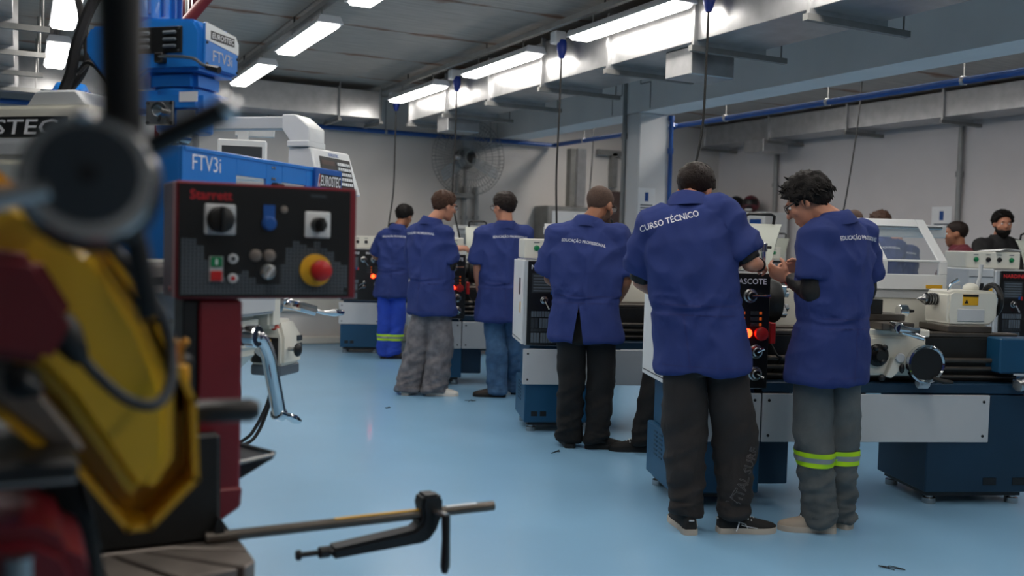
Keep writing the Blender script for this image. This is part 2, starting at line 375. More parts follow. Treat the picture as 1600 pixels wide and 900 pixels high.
MB().box(-.42,.42,-.2,.2,0,1.33).build('body','galvd',hy,.01); MB().box(-.36,.36,-.215,-.2,.08,1.26).build('door','lgrey',hy,.005)
sg=MB().box(-.02,.32,-.225,-.216,.85,1.22).build('sign','paper',hy); MB().lathe([(.08,0),(.08,.004)],(.15,-.226,1.08),(0,-1,0),18).build('red_symbol','red',sg); MB().lathe([(.035,0),(.035,.004)],(.15,-.231,1.09),(0,-1,0),12).build('white_symbol','paper',sg); MB().box(.03,.27,-.23,-.226,.9,.93).build('text_bar','tgrey',sg)
dr=struct(MB().box(7.62,8.35,Y1-.06,Y1,0,2.15).build('door_1','brown',None,.01)); MB().cyl((7.72,Y1-.1,1.0),(7.72,Y1-.06,1.0),.02).build('door_handle','steel',dr); MB().box(7.54,7.62,Y1-.08,Y1,0,2.2).build('door_frame','tdark',dr)
t=thing('wall_bracket','grey bracket arm above the brown door','bracket',(7.75,11.9,2.2)); MB().box(-.3,.35,-.03,.03,.46,.54).build('arm','galvd',t); MB().box(-.05,.04,-.03,.06,0,.5).build('post','galvd',t)
def notice(name,loc,nrm,w,h,label):
    t=thing(name,label,'notice',loc,math.atan2(nrm[1],nrm[0])+PI/2)
    MB().box(-w/2,w/2,-.004,0,-h/2,h/2).build('sheet','paper',t)
    MB().box(-w*.1,w*.1,-.006,-.004,h*.02,h*.34).build('pictogram','bluepipe',t)
    for k in range(3): MB().box(-w*.36,w*.36,-.006,-.004,-h*.14-k*h*.1,-h*.09-k*h*.1).build('text_bar','tgrey',t)
notice('paper_notice',(6.0,8.563,1.83),(0,-1),.22,.3,'white paper notice with blue figure on the column')
notice('paper_notice',(9.765,7.86,1.75),(-1,0),.28,.34,'white paper notice with blue figure on the block wall')
lk=thing('locker','white steel locker with blue doors in the far corner','locker',(9.5,10.95,0),-PI/2)
MB().box(-.62,.62,-.25,.17,0,1.88).build('body','white',lk,.008)
for k in range(4):
    d=MB().box(-.56+k*.29,-.32+k*.29,-.262,-.25,.12,1.78).build('door','bluepipe',lk,.006); MB().box(-.34+k*.29,-.33+k*.29,-.275,-.262,.95,1.1).build('handle','steel',d)
def helmet(x,y,rz,cm,label):
    t=thing('motorcycle_helmet',label,'helmet',(x,y,1.88),rz)
    rings=[]
    for i in range(11):
        th=PI*(i+.3)/10.6; rr=math.sin(th)
        rings.append([(.125*rr*math.cos(2*PI*j/20),.155*rr*math.sin(2*PI*j/20)+(.02 if math.sin(2*PI*j/20)>0 else 0)*(1 if th<1.5 else 0),.13-.13*math.cos(th)) for j in range(20)])
    MB().loft(rings).build('shell',cm,t)
    MB().loft([[(1.03*.125*math.sin(th)*math.cos(a),1.03*.155*math.sin(th)*math.sin(a),.13-.133*math.cos(th)) for a in [PI*.15+PI*.7*j/8 for j in range(9)]] for th in (1.35,1.6,1.9,2.1)],cap=False,closed=False).build('visor','black',t)
    MB().box(-.05,.05,.1,.175,.02,.06).build('chin_vent','lgrey',t,.01)
helmet(9.5,11.25,2.6,'black','black motorcycle helmet with pale vents on the locker top')
helmet(9.5,10.92,2.2,mat('graphic_helmet','23242C',.3,0,.3,9,col2='7C2630'),'dark patterned motorcycle helmet on the locker top')
# ------------------------------------------------------------------ lathes (x along the bed, y to the rear, z up; origin front-left foot)
def knob_lever(par,x,y,z,r,ang,L,nm='selector_knob'):
    k=MB().lathe([(r*1.25,0),(r*1.25,.006),(r,.008),(r*.85,.03),(r*.5,.034)],(x,y,z),(0,-1,0),18).build(nm,'steel',par)
    MB().lathe([(r*.62,0),(r*.62,.003)],(x,y-.034,z),(0,-1,0),14).build('dial_face','bpanel',k)
    d=V((math.cos(ang),0,math.sin(ang))); MB().tube([V((x,y-.03,z)),V((x,y-.04,z))+d*L*.5,V((x,y-.045,z))+d*L],[r*.28,r*.2,r*.34],8).build('lever','chrome',k)
def make_lathe(front_text=('NARDINI','MASCOTE'),tcol='letter'):
    t=thing('lathe','','lathe')
    # pedestals
    p=MB().box(0,.47,.0,.52,.07,.36).box(.03,.44,.03,.5,.36,.62).build('headstock_pedestal','navy',t,.006)
    MB().box(.03,.44,.03,.49,.045,.07).build('plinth','black',p)
    for x in (.05,.115): MB().box(x,x+.045,-.003,.01,.115,.15).build('fork_slot','black',p)
    for k in range(6):
        for q in range(2): MB().box(-.003,.004,.2+q*.1,.26+q*.1,.2+k*.025,.21+k*.025).build('vent','dnavy',p)
    for x,y in ((.06,.06),(.41,.06),(.06,.46),(.41,.46)): MB().lathe([(.035,0),(.035,.03),(.02,.032),(.02,.05)],(x,y,0),(0,0,1),14).build('foot','steel',p)
    MB().box(.47,.66,.08,.45,.1,.6).build('coolant_tank','dnavy',t,.006)
    p=MB().box(1.4,2.0,.0,.52,.07,.6).build('tailstock_pedestal','dnavy',t,.006)
    MB().box(1.43,1.97,.03,.49,.045,.07).build('plinth','black',p)
    for x in (1.73,1.9): MB().box(x,x+.075,-.003,.01,.11,.15).build('fork_slot','black',p)
    for x,y in ((1.46,.06),(1.94,.06),(1.46,.46),(1.94,.46)): MB().lathe([(.035,0),(.035,.03),(.02,.032),(.02,.05)],(x,y,0),(0,0,1),14).build('foot','steel',p)
    # front plates
    for a,b in ((-.02,.462),(.47,1.74)):
        pl=MB().box(a,b,-.014,0.002,.345,.6).build('front_plate','lgrey',t,.003)
        for x in (a+.035,b-.035):
            for z in (.38,.565): MB().lathe([(.008,0),(.008,.003)],(x,-.014,z),(0,-1,0),8).build('screw','black',pl)
    MB().box(.47,1.98,.0,.55,.605,.66).build('chip_tray','dnavy',t,.006)
    # headstock
    h=MB().box(-.02,.49,.0,.56,.622,1.235).build('headstock','lgrey',t,.01,2)
    MB().box(-.034,-.02,.012,.55,.63,1.23).build('side_cover','white',h,.004)
    MB().box(-.038,-.034,.13,.18,.98,1.1).build('window','black',h); MB().box(-.038,-.034,.1,.12,.85,.93).build('label','yellow',h)
    MB().box(-.037,-.034,.03,.53,.655,.659).build('seam','tdark',h)
    f=MB().box(.0,.488,-.014,-.0,.628,1.228).build('front_panel','bpanel',t,.003); fy=-.0145
    text(front_text[0],tcol,f,(.115,fy,1.185),(1,0,0),(0,0,1),.18,bold=.012); text(front_text[1],tcol,f,(.375,fy,1.185),(1,0,0),(0,0,1),.18,bold=.012)
    ch=MB().box(.03,.2,fy-.002,fy,1.0,1.14).build('feed_chart','tdark',f)
    for k in range(6): MB().box(.04,.19,fy-.003,fy-.002,1.012+k*.021,1.022+k*.021).build('chart_row','tgrey',ch)
    MB().box(.165,.185,fy-.003,fy,.99,1.02).build('blue_mark','bluepipe',f); MB().box(.19,.205,fy-.003,fy,.985,1.015).build('red_mark','red',f)
    knob_lever(f,.26,fy,1.11,.03,-.9,.09); knob_lever(f,.38,fy,1.11,.03,.03,.09); knob_lever(f,.12,fy,.95,.022,-1.1,.07)
    for k in range(3):
        for x in (.325,.415):
            b=MB().box(x-.03,x+.012,fy-.006,fy,1.012-k*.03,1.03-k*.03).build('push_button','tdark',f); MB().box(x+.018,x+.03,fy-.005,fy,1.014-k*.03,1.028-k*.03).build('indicator','orange',f)
    MB().lathe([(.024,0),(.024,.006),(.018,.008),(.017,.018),(.008,.024)],(.372,fy,.915),(0,-1,0),16).build('signal_lamp','redlamp',f)
    e=MB().lathe([(.03,0),(.03,.008),(.02,.01),(.02,.02),(.036,.024),(.034,.038),(.02,.044)],(.438,fy,.915),(0,-1,0),18).build('emergency_stop','red',f)
    for z,a in ((.82,.6),(.705,-.5)): knob_lever(f,.42,fy,z,.03,a,.035)
    for k,(x0,x1,z0,z1) in enumerate(((.03,.2,.83,.87),(.03,.08,.75,.82),(.09,.19,.75,.82),(.03,.2,.725,.745),(.03,.09,.645,.715),(.1,.19,.645,.715))):
        tb=MB().box(x0,x1,fy-.002,fy,z0,z1).build('thread_table','tgrey' if k%2==0 or k==5 else 'tdark',f)
        n=int((x1-x0)/.018)
        for q in range(1,n): MB().box(x0+q*(x1-x0)/n-.0015,x0+q*(x1-x0)/n+.0015,fy-.0028,fy-.002,z0,z1).build('rule','bpanel',tb)
    for z,a in ((.84,-2.6),(.79,-2.7)): knob_lever(f,.27,fy,z,.016,a,.07,'feed_lever')
    # control box on top
    c=MB().box(-.02,.47,.08,.4,1.245,1.385).build('control_box','cream',t,.006)
    for k,(x,m) in enumerate(((.07,'green'),(.18,'black'),(.28,'black'),(.39,'green'))):
        MB().lathe([(.021,0),(.021,.006),(.015,.008),(.014,.02),(.004,.021)],(x,.08,1.318),(0,-1,0),14).build('push_button',m,c)
        MB().box(x-.02,x+.02,.078,.08,1.355,1.362).build('label','tgrey',c)
    # spindle and chuck
    ck=MB().lathe([(.07,0),(.07,.04),(.115,.045),(.12,.06),(.12,.14),(.112,.152),(.035,.152),(.035,.13)],(.49,.28,1.07),(1,0,0),28).build('chuck','dark',t)
    for k in range(3):
        a=2*PI*k/3+.4; MB(Matrix.Translation((.64,.28,1.07))@Matrix.Rotation(a,4,'X')).box(0,.04,-.018,.018,.03,.1).box(.03,.06,-.018,.018,.03,.06).build('jaw','steel',ck,.003)
    MB().box(.5,.53,-.005,.1,.86,.97).build('red_switch_box','red',t,.004)
    MB().tube(bez([(.52,.04,.86),(.55,.02,.8),(.58,.04,.78),(.56,.1,.7)]),.006,6).build('switch_cable','rubber',t)
    # chuck guard
    gd=MB().loft([[(.52+.14*s,.42,1.2),(.52+.15*s,.44,1.3),(.52+.2*s,.5,1.42),(.51+.26*s,.56,1.5),(.51+.26*s,.572,1.5),(.52+.2*s,.512,1.42),(.52+.15*s,.452,1.3),(.52+.14*s,.432,1.2)] for s in (0,1)]).build('chuck_guard',mat('pale_green_grey_enamel','B4BAB0',.4,0,.04,3),t)
    MB().tube([(.55,.56,1.5),(.55,.55,1.545),(.57,.55,1.555),(.7,.55,1.555),(.72,.55,1.545),(.72,.56,1.5)],.009,8).build('handle','black',gd)
    # bed, rack, leadscrews
    b=MB().box(.49,1.95,.1,.46,.66,.9).build('bed','dark',t,.006)
    for y0,y1 in ((.1,.19),(.36,.46)): MB().box(.5,1.96,y0,y1,.9,.925).build('bedway','iron',b,.005)
    for z,r in ((.78,.014),(.735,.012),(.69,.01)): MB().cyl((.49,.06,z),(1.93,.06,z),r,n=10).build('leadscrew','iron',t)
    MB().box(1.78,2.02,-.02,.14,.72,.91).build('leadscrew_bracket','navy',t,.008); MB().cyl((1.86,-.06,.66),(1.95,-.03,.68),.035).build('foot_valve','steel',t,bev=.006)
    # rear splash guard
    s=MB().box(.6,1.95,.53,.555,.66,1.13).build('splash_guard','cream',t,.006); MB().box(.6,1.95,.45,.53,.66,.7).build('drip_lip','cream',s)
    # carriage
    a=MB().box(1.0,1.37,.0,.1,.7,.91).build('apron','cream',t,.012,2)
    MB().box(.98,1.4,.02,.48,.905,.945).build('saddle','cream',a,.006)
    MB().lathe([(.05,0),(.06,.01),(.06,.02),(.04,.024),(.028,.05),(.028,.06)],(1.09,0,.81),(0,-1,0),20).build('feed_knob','dark',a)
    for q,(x,z) in enumerate(((1.06,.85),(1.11,.855),(1.1,.78))): MB().sphere((x,-.05,z),.016).build('knob','black',a)
    MB().prism([(1.17,.8),(1.23,.8),(1.22,.74),(1.16,.69),(1.13,.7)],'y',-.04,-.0).build('half_nut_lever','cream',a,.004); MB().cyl((1.2,-.04,.8),(1.2,-.055,.8),.026).build('boss','lgrey',a,bev=.004)
    MB().sphere((1.21,-.05,.745),(.014,.012,.026)).build('knob','black',a); MB().sphere((1.1,-.05,.695),.018).build('knob','black',a)
    MB().cyl((1.32,.0,.775),(1.32,-.09,.775),.06,.06,24).build('wheel_boss','lgrey',a)
    w=MB().lathe([(.02,.06),(.095,.06),(.102,.07),(.102,.1),(.094,.108),(.086,.1),(.086,.09),(.02,.09)],(1.32,0,.775),(0,-1,0),32).build('handwheel','chrome',a)
    MB().lathe([(.084,.0),(.084,.006)],(1.32,-.091,.775),(0,-1,0),28).build('dial_plate','black',w)
    MB().tube([(1.36,-.1,.7),(1.4,-.13,.69),(1.44,-.15,.688)],[.012,.014,.009],10).build('wheel_handle','dark',w); MB().cyl((1.3,-.05,.67),(1.36,-.05,.67),.03).build('oil_cup','lgrey',a,bev=.006)
    cs=MB().box(1.09,1.27,-.05,.44,.945,.985).build('cross_slide','iron',a,.004)
    MB().box(1.02,1.3,.1,.26,.985,1.02).build('compound_slide','iron',a,.004); MB().box(1.05,1.17,.1,.23,1.02,1.1).build('tool_post','dark',a,.004); MB().cyl((1.11,.165,1.1),(1.11,.165,1.15),.02).build('clamp_stud','steel',a)
    MB().cyl((1.3,.18,1.035),(1.35,.18,1.035),.034,.034,16).build('compound_dial','chrome',a,.003); MB().cyl((1.35,.18,1.035),(1.39,.18,1.035),.012,.008,10).build('compound_spindle','dark',a)
    cw=MB().cyl((1.16,-.02,.965),(1.16,-.1,.962),.028).build('cross_dial','chrome',a,.003)
    MB().tube([(1.16,-.1,.96),(1.22,-.12,.95),(1.25,-.13,.945)],[.02,.018,.024],10).build('ball_handle','chrome',cw); MB().tube([(1.17,-.11,.94),(1.26,-.17,.915)],.011,8).build('crank','chrome',cw)
    # tailstock
    ts=MB().prism([(1.57,.99),(1.565,1.0),(1.57,1.14),(1.6,1.155),(1.84,1.155),(1.86,1.14),(1.86,1.0),(1.81,.96),(1.57,.96)],'y',.14,.38).build('tailstock','cream',t,.014,2)
    MB().box(1.56,1.82,.12,.42,.925,.96).build('tailstock_base','iron',ts,.004); MB().box(1.62,1.78,.132,.14,.985,1.055).build('recess','lgrey',ts,.004)
    lb=MB().box(1.65,1.74,.136,.14,1.075,1.135).build('warning_label','yellow',ts); MB().box(1.65,1.74,.134,.136,1.122,1.135).build('label_header','black',lb); MB().prism([(1.66,1.085),(1.682,1.085),(1.671,1.108)],'y',.134,.136).build('triangle','black',lb)
    q=MB().lathe([(.032,0),(.032,-.06),(.028,-.065),(.028,-.08),(.02,-.085),(.002,-.12)],(1.57,.26,1.1),(1,0,0),18).build('quill','steel',ts)
    for k in range(4): MB().lathe([(.034,0),(.034,.008)],(1.505+k*.016,.26,1.1),(1,0,0),16).build('quill_ring','dark',q)
    MB().sphere((1.77,.26,1.165),(.045,.04,.03)).build('clamp_boss','cream',ts); MB().tube([(1.8,.25,1.17),(1.81,.24,1.23),(1.81,.235,1.3)],[.012,.01,.013],8).build('clamp_lever','lgrey',ts)
    MB().tube([(1.6,.2,1.15),(1.61,.19,1.19),(1.64,.17,1.215)],[.008,.008,.014],8).build('quill_lever','chrome',ts)
    w=MB()
    w.tube([(1.9,.26+.085*math.cos(2*PI*j/28),1.1+.085*math.sin(2*PI*j/28)) for j in range(29)],.016,8)
    w=w.build('tailstock_wheel','black',ts); MB().lathe([(.034,0),(.04,.01),(.04,.04),(.02,.05)],(1.86,.26,1.1),(1,0,0),16).build('wheel_hub','dark',w)
    for k in range(3):
        a_=2*PI*k/3+.6; MB().cyl((1.895,.26,1.1),(1.9,.26+.08*math.cos(a_),1.1+.08*math.sin(a_)),.012).build('spoke','chrome',w)
    # sliding chip shield with window, leaning back over the carriage
    sh=MB(); xa,xb=1.34,1.77; yf,yr=.50,.78
    def fr(x0,x1,z0,z1,y0,y1): sh.add([(x0,y0,z0),(x1,y0,z0),(x1,y1,z1),(x0,y1,z1),(x0,y0+.02,z0),(x1,y0+.02,z0),(x1,y1+.02,z1),(x0,y1+.02,z1)],[(0,3,2,1),(4,5,6,7),(0,1,5,4),(1,2,6,5),(2,3,7,6),(3,0,4,7)])
    zb,zm,zt=1.14,1.31,1.56
    fr(xa,xb,zb,zb+.09,yf,yf); fr(xa,xa+.06,zb+.09,zm,yf,yf); fr(xb-.05,xb,zb+.09,zm,yf,yf)
    def sl(z): return yf+(yr-yf)*(z-zm)/(zt-zm)
    fr(xa,xa+.06,zm,zt,yf,yr); fr(xb-.06,xb,zm,zt,yf,yr); fr(xa+.06,xb-.06,zt-.045,zt,sl(zt-.045),yr)
    fr(xa+.06,xb-.05,zm-.008,zm+.006,yf-.004,yf-.004)
    sh=sh.build('chip_shield','white',t,.004)
    pn=MB(); pn.add([(xa+.06,yf+.008,zb+.09),(xb-.05,yf+.008,zb+.09),(xb-.05,yf+.008,zm),(xa+.06,yf+.008,zm),(xb-.06,sl(zt-.045)+.008,zt-.045),(xa+.06,sl(zt-.045)+.008,zt-.045)],[(0,1,2,3),(3,2,4,5)]); pn.build('window_pane','smoke',sh)
    MB().box(xa,xb+.15,yr+.0,yr+.06,zt-.11,zt-.03).build('shield_rail_housing','white',sh,.006); MB().cyl((xa,yr-.03,zt-.05),(xb+.1,yr-.03,zt-.05),.01).build('shield_rail','steel',sh)
    MB().box(xa+.3,xa+.4,yf-.006,yf,zb+.01,zb+.03).build('label','yellow',sh)
    MB().box(xa,xb+.1,yf+.02,yf+.06,zb-.05,zb+.03).build('shield_carrier','lgrey',sh)
    return t
LA=math.radians(-20.5)
lt=make_lathe()
lathes=[((3.022,4.002),'lathe nearest the black-and-white sneakers, reading mascote on its black panel'),
 ((3.218,6.016),'lathe in front of the bearded man in black trousers'),
 ((3.27,8.38),'lathe between the man in grey jeans and the man in blue jeans'),
 ((3.37,10.95),'lathe against the back wall, run by the man in bright blue trousers')]
for i,((x,y),lb) in enumerate(lathes):
    o=lt if i==0 else copy_tree(lt)
    o.location=(x,y,0); o.rotation_euler=(0,0,LA); o['label']=lb; o['group']='lathes in the row along the light fittings'
lr=make_lathe(('NARDINI','MASCOTE'),'brightred')
for ch in lr.children:
    if ch.name.startswith('control_box'): ch.location.x=-.24
ec=MB().box(-.27,-.036,.02,.5,.3,1.243).build('electrical_cabinet','lgrey',lr,.008)
MB().box(-.21,-.13,.014,.02,.98,1.12).build('window','black',ec); MB().box(-.09,-.05,.015,.02,1.0,1.08).build('warning_label','yellow',ec); MB().box(-.26,-.045,.017,.02,1.17,1.175).build('seam','tdark',ec)
lr.location=(7.29,5.27,0); lr.rotation_euler=(0,0,LA); lr['label']='far bay lathe with red maker name on its black panel and cream button box'
lr2=copy_tree(lt); lr2.location=(7.55,8.75,0); lr2['label']='lathe far behind the two nearest students, only its cream button box showing'; lr2.rotation_euler=(0,0,LA); lr2['group']='lathes in the row along the light fittings'
del lr2['group']
# chuck key on near lathe headstock, sheet of paper on the red-lettered lathe
def lpt(O,x,y,z): return V((O[0]+x*math.cos(LA)-y*math.sin(LA),O[1]+x*math.sin(LA)+y*math.cos(LA),z))
ckp=lpt((3.022,4.002),.462,.035,1.2355)
k=thing('chuck_key','steel chuck key standing on the mascote lathe headstock','chuck key',ckp,LA)
MB().cyl((0,0,0),(0,0,.12),.013).build('shank','chrome',k); MB().cyl((0,0,.105),(0,0,.15),.02).build('head','steel',k,bev=.003); MB().cyl((-.11,0,.128),(.04,0,.128),.008).build('tee_bar','dark',k)
pp_=lpt((7.29,5.27),.12,.2,1.386)
mp=MB(); mp.loft([[(-.15+.3*i/6,-.12,.012+.02*math.sin(i/6*PI)*(1-i/12)),(-.15+.3*i/6,.1,.004+.012*math.sin(i/6*PI)),(-.15+.3*i/6,.1,.0035+.012*math.sin(i/6*PI)-.002),(-.15+.3*i/6,-.12,.0115+.02*math.sin(i/6*PI)*(1-i/12)-.002)] for i in range(7)])
o=mp.build('paper_sheet','paper'); o.location=pp_; tag(o,'curled sheet of white paper lying on the cream button box of the far lathe','paper')
# ------------------------------------------------------------------ people
def ring(c,u,v,a,b,n=28,e=2.4):
    out=[]
    for j in range(n):
        t=2*PI*j/n; ct,st=math.cos(t),math.sin(t)
        out.append(c+u*(a*math.copysign(abs(ct)**(2/e),ct))+v*(b*math.copysign(abs(st)**(2/e),st)))
    return out
def remesh(mb,name,m,par,vox,sm=3,dec=0,disp=None,cut=None):
    me=bpy.data.meshes.new('tmp'); me.from_pydata(mb.v,[],mb.f); bm=bmesh.new(); bm.from_mesh(me)
    bmesh.ops.triangulate(bm,faces=[f for f in bm.faces if len(f.verts)>4]); bmesh.ops.recalc_face_normals(bm,faces=bm.faces); bm.to_mesh(me); bm.free()
    ob=bpy.data.objects.new('tmp',me); C.objects.link(ob)
    r=ob.modifiers.new('r','REMESH'); r.mode='VOXEL'; r.voxel_size=vox
    if sm: s=ob.modifiers.new('s','SMOOTH'); s.factor=.5; s.iterations=sm
    if dec: d=ob.modifiers.new('d','DECIMATE'); d.ratio=dec
    dg=bpy.context.evaluated_depsgraph_get(); nm=bpy.data.meshes.new_from_object(ob.evaluated_get(dg)); bpy.data.objects.remove(ob); bpy.data.meshes.remove(me)
    nm.name=name
    if disp:
        ns=[v.normal.copy() for v in nm.vertices]
        for v,n in zip(nm.vertices,ns): v.co=v.co+n*disp(v.co)
    if cut:
        bm=bmesh.new(); bm.from_mesh(nm); cut(None,bm); bmesh.ops.delete(bm,geom=[f for f in bm.faces if cut(f.calc_center_median())],context='FACES'); bm.to_mesh(nm); bm.free()
    nm.materials.clear(); nm.materials.append(M[m] if isinstance(m,str) else m)
    nm.polygons.foreach_set('use_smooth',[True]*len(nm.polygons))
    o=bpy.data.objects.new(name,nm); C.objects.link(o)
    if par: o.parent=par
    return o
def capsule(mb,p0,p1,r0,r1,n=12):
    p0=V(p0);p1=V(p1); d=p1-p0; L=max(d.length,1e-4)
    prof=[(r0*math.sin(PI/2*k/4),-r0*math.cos(PI/2*k/4)) for k in range(5)]+[(r1*math.cos(PI/2*k/4),L+r1*math.sin(PI/2*k/4)) for k in range(5)]
    mb.lathe(prof,p0,d,n)
def lerp(a,b,t): return a*(1-t)+b*t
def hand(mb,wr,d,n,side,curl=.7,sp=1.0):
    """d: finger direction, n: palm normal (fingers curl towards n), side: vector to the thumb"""
    d=d.normalized(); n=(n-d*n.dot(d)).normalized(); s=d.cross(n); 
    if s.dot(side)<0: s=-s
    B=Matrix((s,d,n)).transposed()
    mb.sphere(wr+d*.05,(.042,.055,.017),12,8,B)
    for k in range(4):
        x=(.03-.02*k); L=(.072,.08,.074,.058)[k]; p=wr+d*(.088-.004*abs(k-1))+s*x; a=.25; dd=d
        for q,f in enumerate((.45,.32,.23)):
            a=curl*(.5+.5*q) if q else curl*.5
            dd=(dd*math.cos(a)+n*math.sin(a)).normalized(); nn=dd.cross(s); n2=nn if nn.dot(n)>0 else -nn
            p2=p+dd*L*f; capsule(mb,p,p2,.0092-.0008*q,.0085-.0008*q,8); p=p2
    p=wr+d*.025+s*.035; p2=p+(s*.6+d*.7+n*.5).normalized()*.042; p3=p2+(d*.8+n*.6+s*.1).normalized()*.03
    capsule(mb,p,p2,.013,.0105,8); capsule(mb,p2,p3,.0105,.009,8)
def shoe(par,an,toe,L,mu,ms,name='shoe',laces=None,z0=0.0,stripe=None):
    d=V((toe[0],toe[1],0)).normalized(); s=V((d.y,-d.x,0)); o=V((an.x,an.y,z0))-d*(L*.26)
    def P(x,y,z): return o+s*x+d*y+V((0,0,z))
    out=[(0,.020),(.03,.033),(.1,.037),(.2,.034),(.3,.034),(.45,.038),(.6,.045),(.72,.048),(.84,.044),(.93,.032),(.985,.014),(1,.002)]
    def hw(t):
        for (a,b),(c,e) in zip(out,out[1:]):
            if a<=t<=c: return b+(e-b)*(t-a)/(c-a)
        return .002
    poly=[(hw(t),t*L) for t,_ in out]+[(-w,t*L) for t,w in reversed(out)]
    rings=[]
    for t,h in ((0.015,.075),(.06,.1),(.16,.108),(.28,.104),(.4,.09),(.5,.08),(.62,.068),(.74,.058),(.86,.05),(.95,.042),(.99,.033)):
        w=hw(t)*.96; rg=[]
        for k in range(13):
            a=PI*k/12; rg.append(P(w*math.copysign(abs(math.cos(a))**.8,math.cos(a))*(1-.28*math.sin(a)**2 if h>.08 else 1),t*L,.014+(h-.014)*math.sin(a)**.75))
        rings.append(rg)
    u=MB().loft(rings).build(name,mu,par,ang=60)
    MB().loft([[P(x*1.03,y,.0) for x,y in poly],[P(x*1.06,y,.012) for x,y in poly],[P(x*1.02,y,.027) for x,y in poly]]).build('sole',ms,u)
    if laces:
        for k in range(5):
            t=.36+.055*k; hh=.099-.008*k
            MB().tube([P(-.03,t*L,hh-.012),P(0,t*L+.006,hh+.004),P(.03,t*L+.003,hh-.014)],.0035,6).build('lace',laces,u)
        MB().tube([P(.01,.38*L,.098),P(.04,.34*L,.09),P(.05,.3*L,.05),P(.055,.26*L,.02)],.003,6).build('lace',laces,u)
    if stripe:
        MB().tube([P(.041,.36*L,.045),P(.043,.5*L,.035),P(.047,.62*L,.03)],.0022,5).build('side_stripe',stripe,u)
        MB().tube([P(.038,.3*L,.06),P(.042,.42*L,.05),P(.044,.46*L,.03)],.0022,5).build('side_stripe',stripe,u)
        MB().tube([P(.012,-.001+.0*L,.07),P(-.012,-.001,.07)],.004,5).build('heel_mark',stripe,u)
    return u
def head_frame(J,P):
    f=V(P['look']).normalized(); z=V((0,0,1)); tl=V(P.get('tilt',(0,0,0))); upv=(z+tl); upv=(upv-f*upv.dot(f)).normalized(); x=f.cross(upv)
    return Matrix((x,f,upv)).transposed()
def hairline(p):
    y=p.y
    for (a,b),(c,e) in zip(((-.2,-.062),(-.07,-.062),(-.03,-.03),(.0,.005),(.035,.01),(.055,.05),(.075,.072),(.2,.085)),((-.07,-.062),(-.03,-.03),(.0,.005),(.035,.01),(.055,.05),(.075,.072),(.2,.085),(.3,.085))):
        if a<=y<c: return b+(e-b)*(y-a)/(c-a)
    return -.062
def hair(par,hc,B,style,m,sc):
    rnd=random.Random(len(style)*13+int(abs(hc.x)*1000))
    nn,mm=56,40; rings=[]; c0=V((0,-.014,.028))
    T={'short':.012,'fade':.008,'wavy':.024,'full':.02,'bald':.0025}[style]; A={'short':.004,'fade':.0015,'wavy':.012,'full':.007,'bald':.0}[style]
    for i in range(mm+1):
        th=PI*(i+.02)/(mm+.04); rg=[]
        for j in range(nn):
            ph=2*PI*j/nn; dv=V((math.sin(th)*math.cos(ph),math.sin(th)*math.sin(ph),math.cos(th)))
            base=V((dv.x*.0765,dv.y*.0975,dv.z*.087)); p=base+c0
            hl=hairline(p)
            if style in('wavy',): hl-=.02 if p.y>.03 else .004
            w=max(0,min(1,(p.z-hl)/.012))
            if style=='fade': tt=T*(.15+.85*max(0,min(1,(p.z+.0)/.07)))
            elif style=='short' : tt=T*(.45+.75*max(0,min(1,(p.z+.02)/.06)))
            else: tt=T*(.7+.6*max(0,min(1,(p.z)/.09)))
            q=p*60; nz=noise.noise(q)*A+noise.noise(p*(150 if style!='wavy' else 90))*A*.7
            off=dv*((tt+nz)*w-(1-w)*.014)
            rg.append(hc+B@((base+off)*sc+c0*sc))
        rings.append(rg)
    h=MB().loft(rings).build('hair',m,par,ang=75)
    if style in('wavy','full','short'):
        t=MB(); cnt={'wavy':170,'full':110,'short':80}[style]
        for k in range(cnt):
            ph=rnd.uniform(0,2*PI); z=rnd.uniform(-.25 if style=='wavy' else .1,1); s=math.sqrt(max(0,1-z*z)); dv=V((s*math.cos(ph),s*math.sin(ph),z)); p=V((dv.x*.0765,dv.y*.0975,dv.z*.087))+c0
            if p.z<hairline(p)+.015: continue
            L={'wavy':.04,'full':.03,'short':.018}[style]*rnd.uniform(.6,1.2)
            tang=dv.cross(V((rnd.uniform(-1,1),rnd.uniform(-1,1),rnd.uniform(-1,1)))).normalized()
            if p.z>.07: tang=(tang*.6+V((0,.6,-.1))).normalized()
            else: tang=(tang*.5+V((0,-.1,-.9))).normalized()
            a=p+dv*T*.7; b=a+tang*L*.5+dv*.007; c=a+tang*L+dv*(rnd.uniform(-.004,.012))
            t.tube([hc+B@(q*sc) for q in (a,b,c)],[.007*sc,.0055*sc,.0008],5)
        t.build('locks',m,h)
    return h
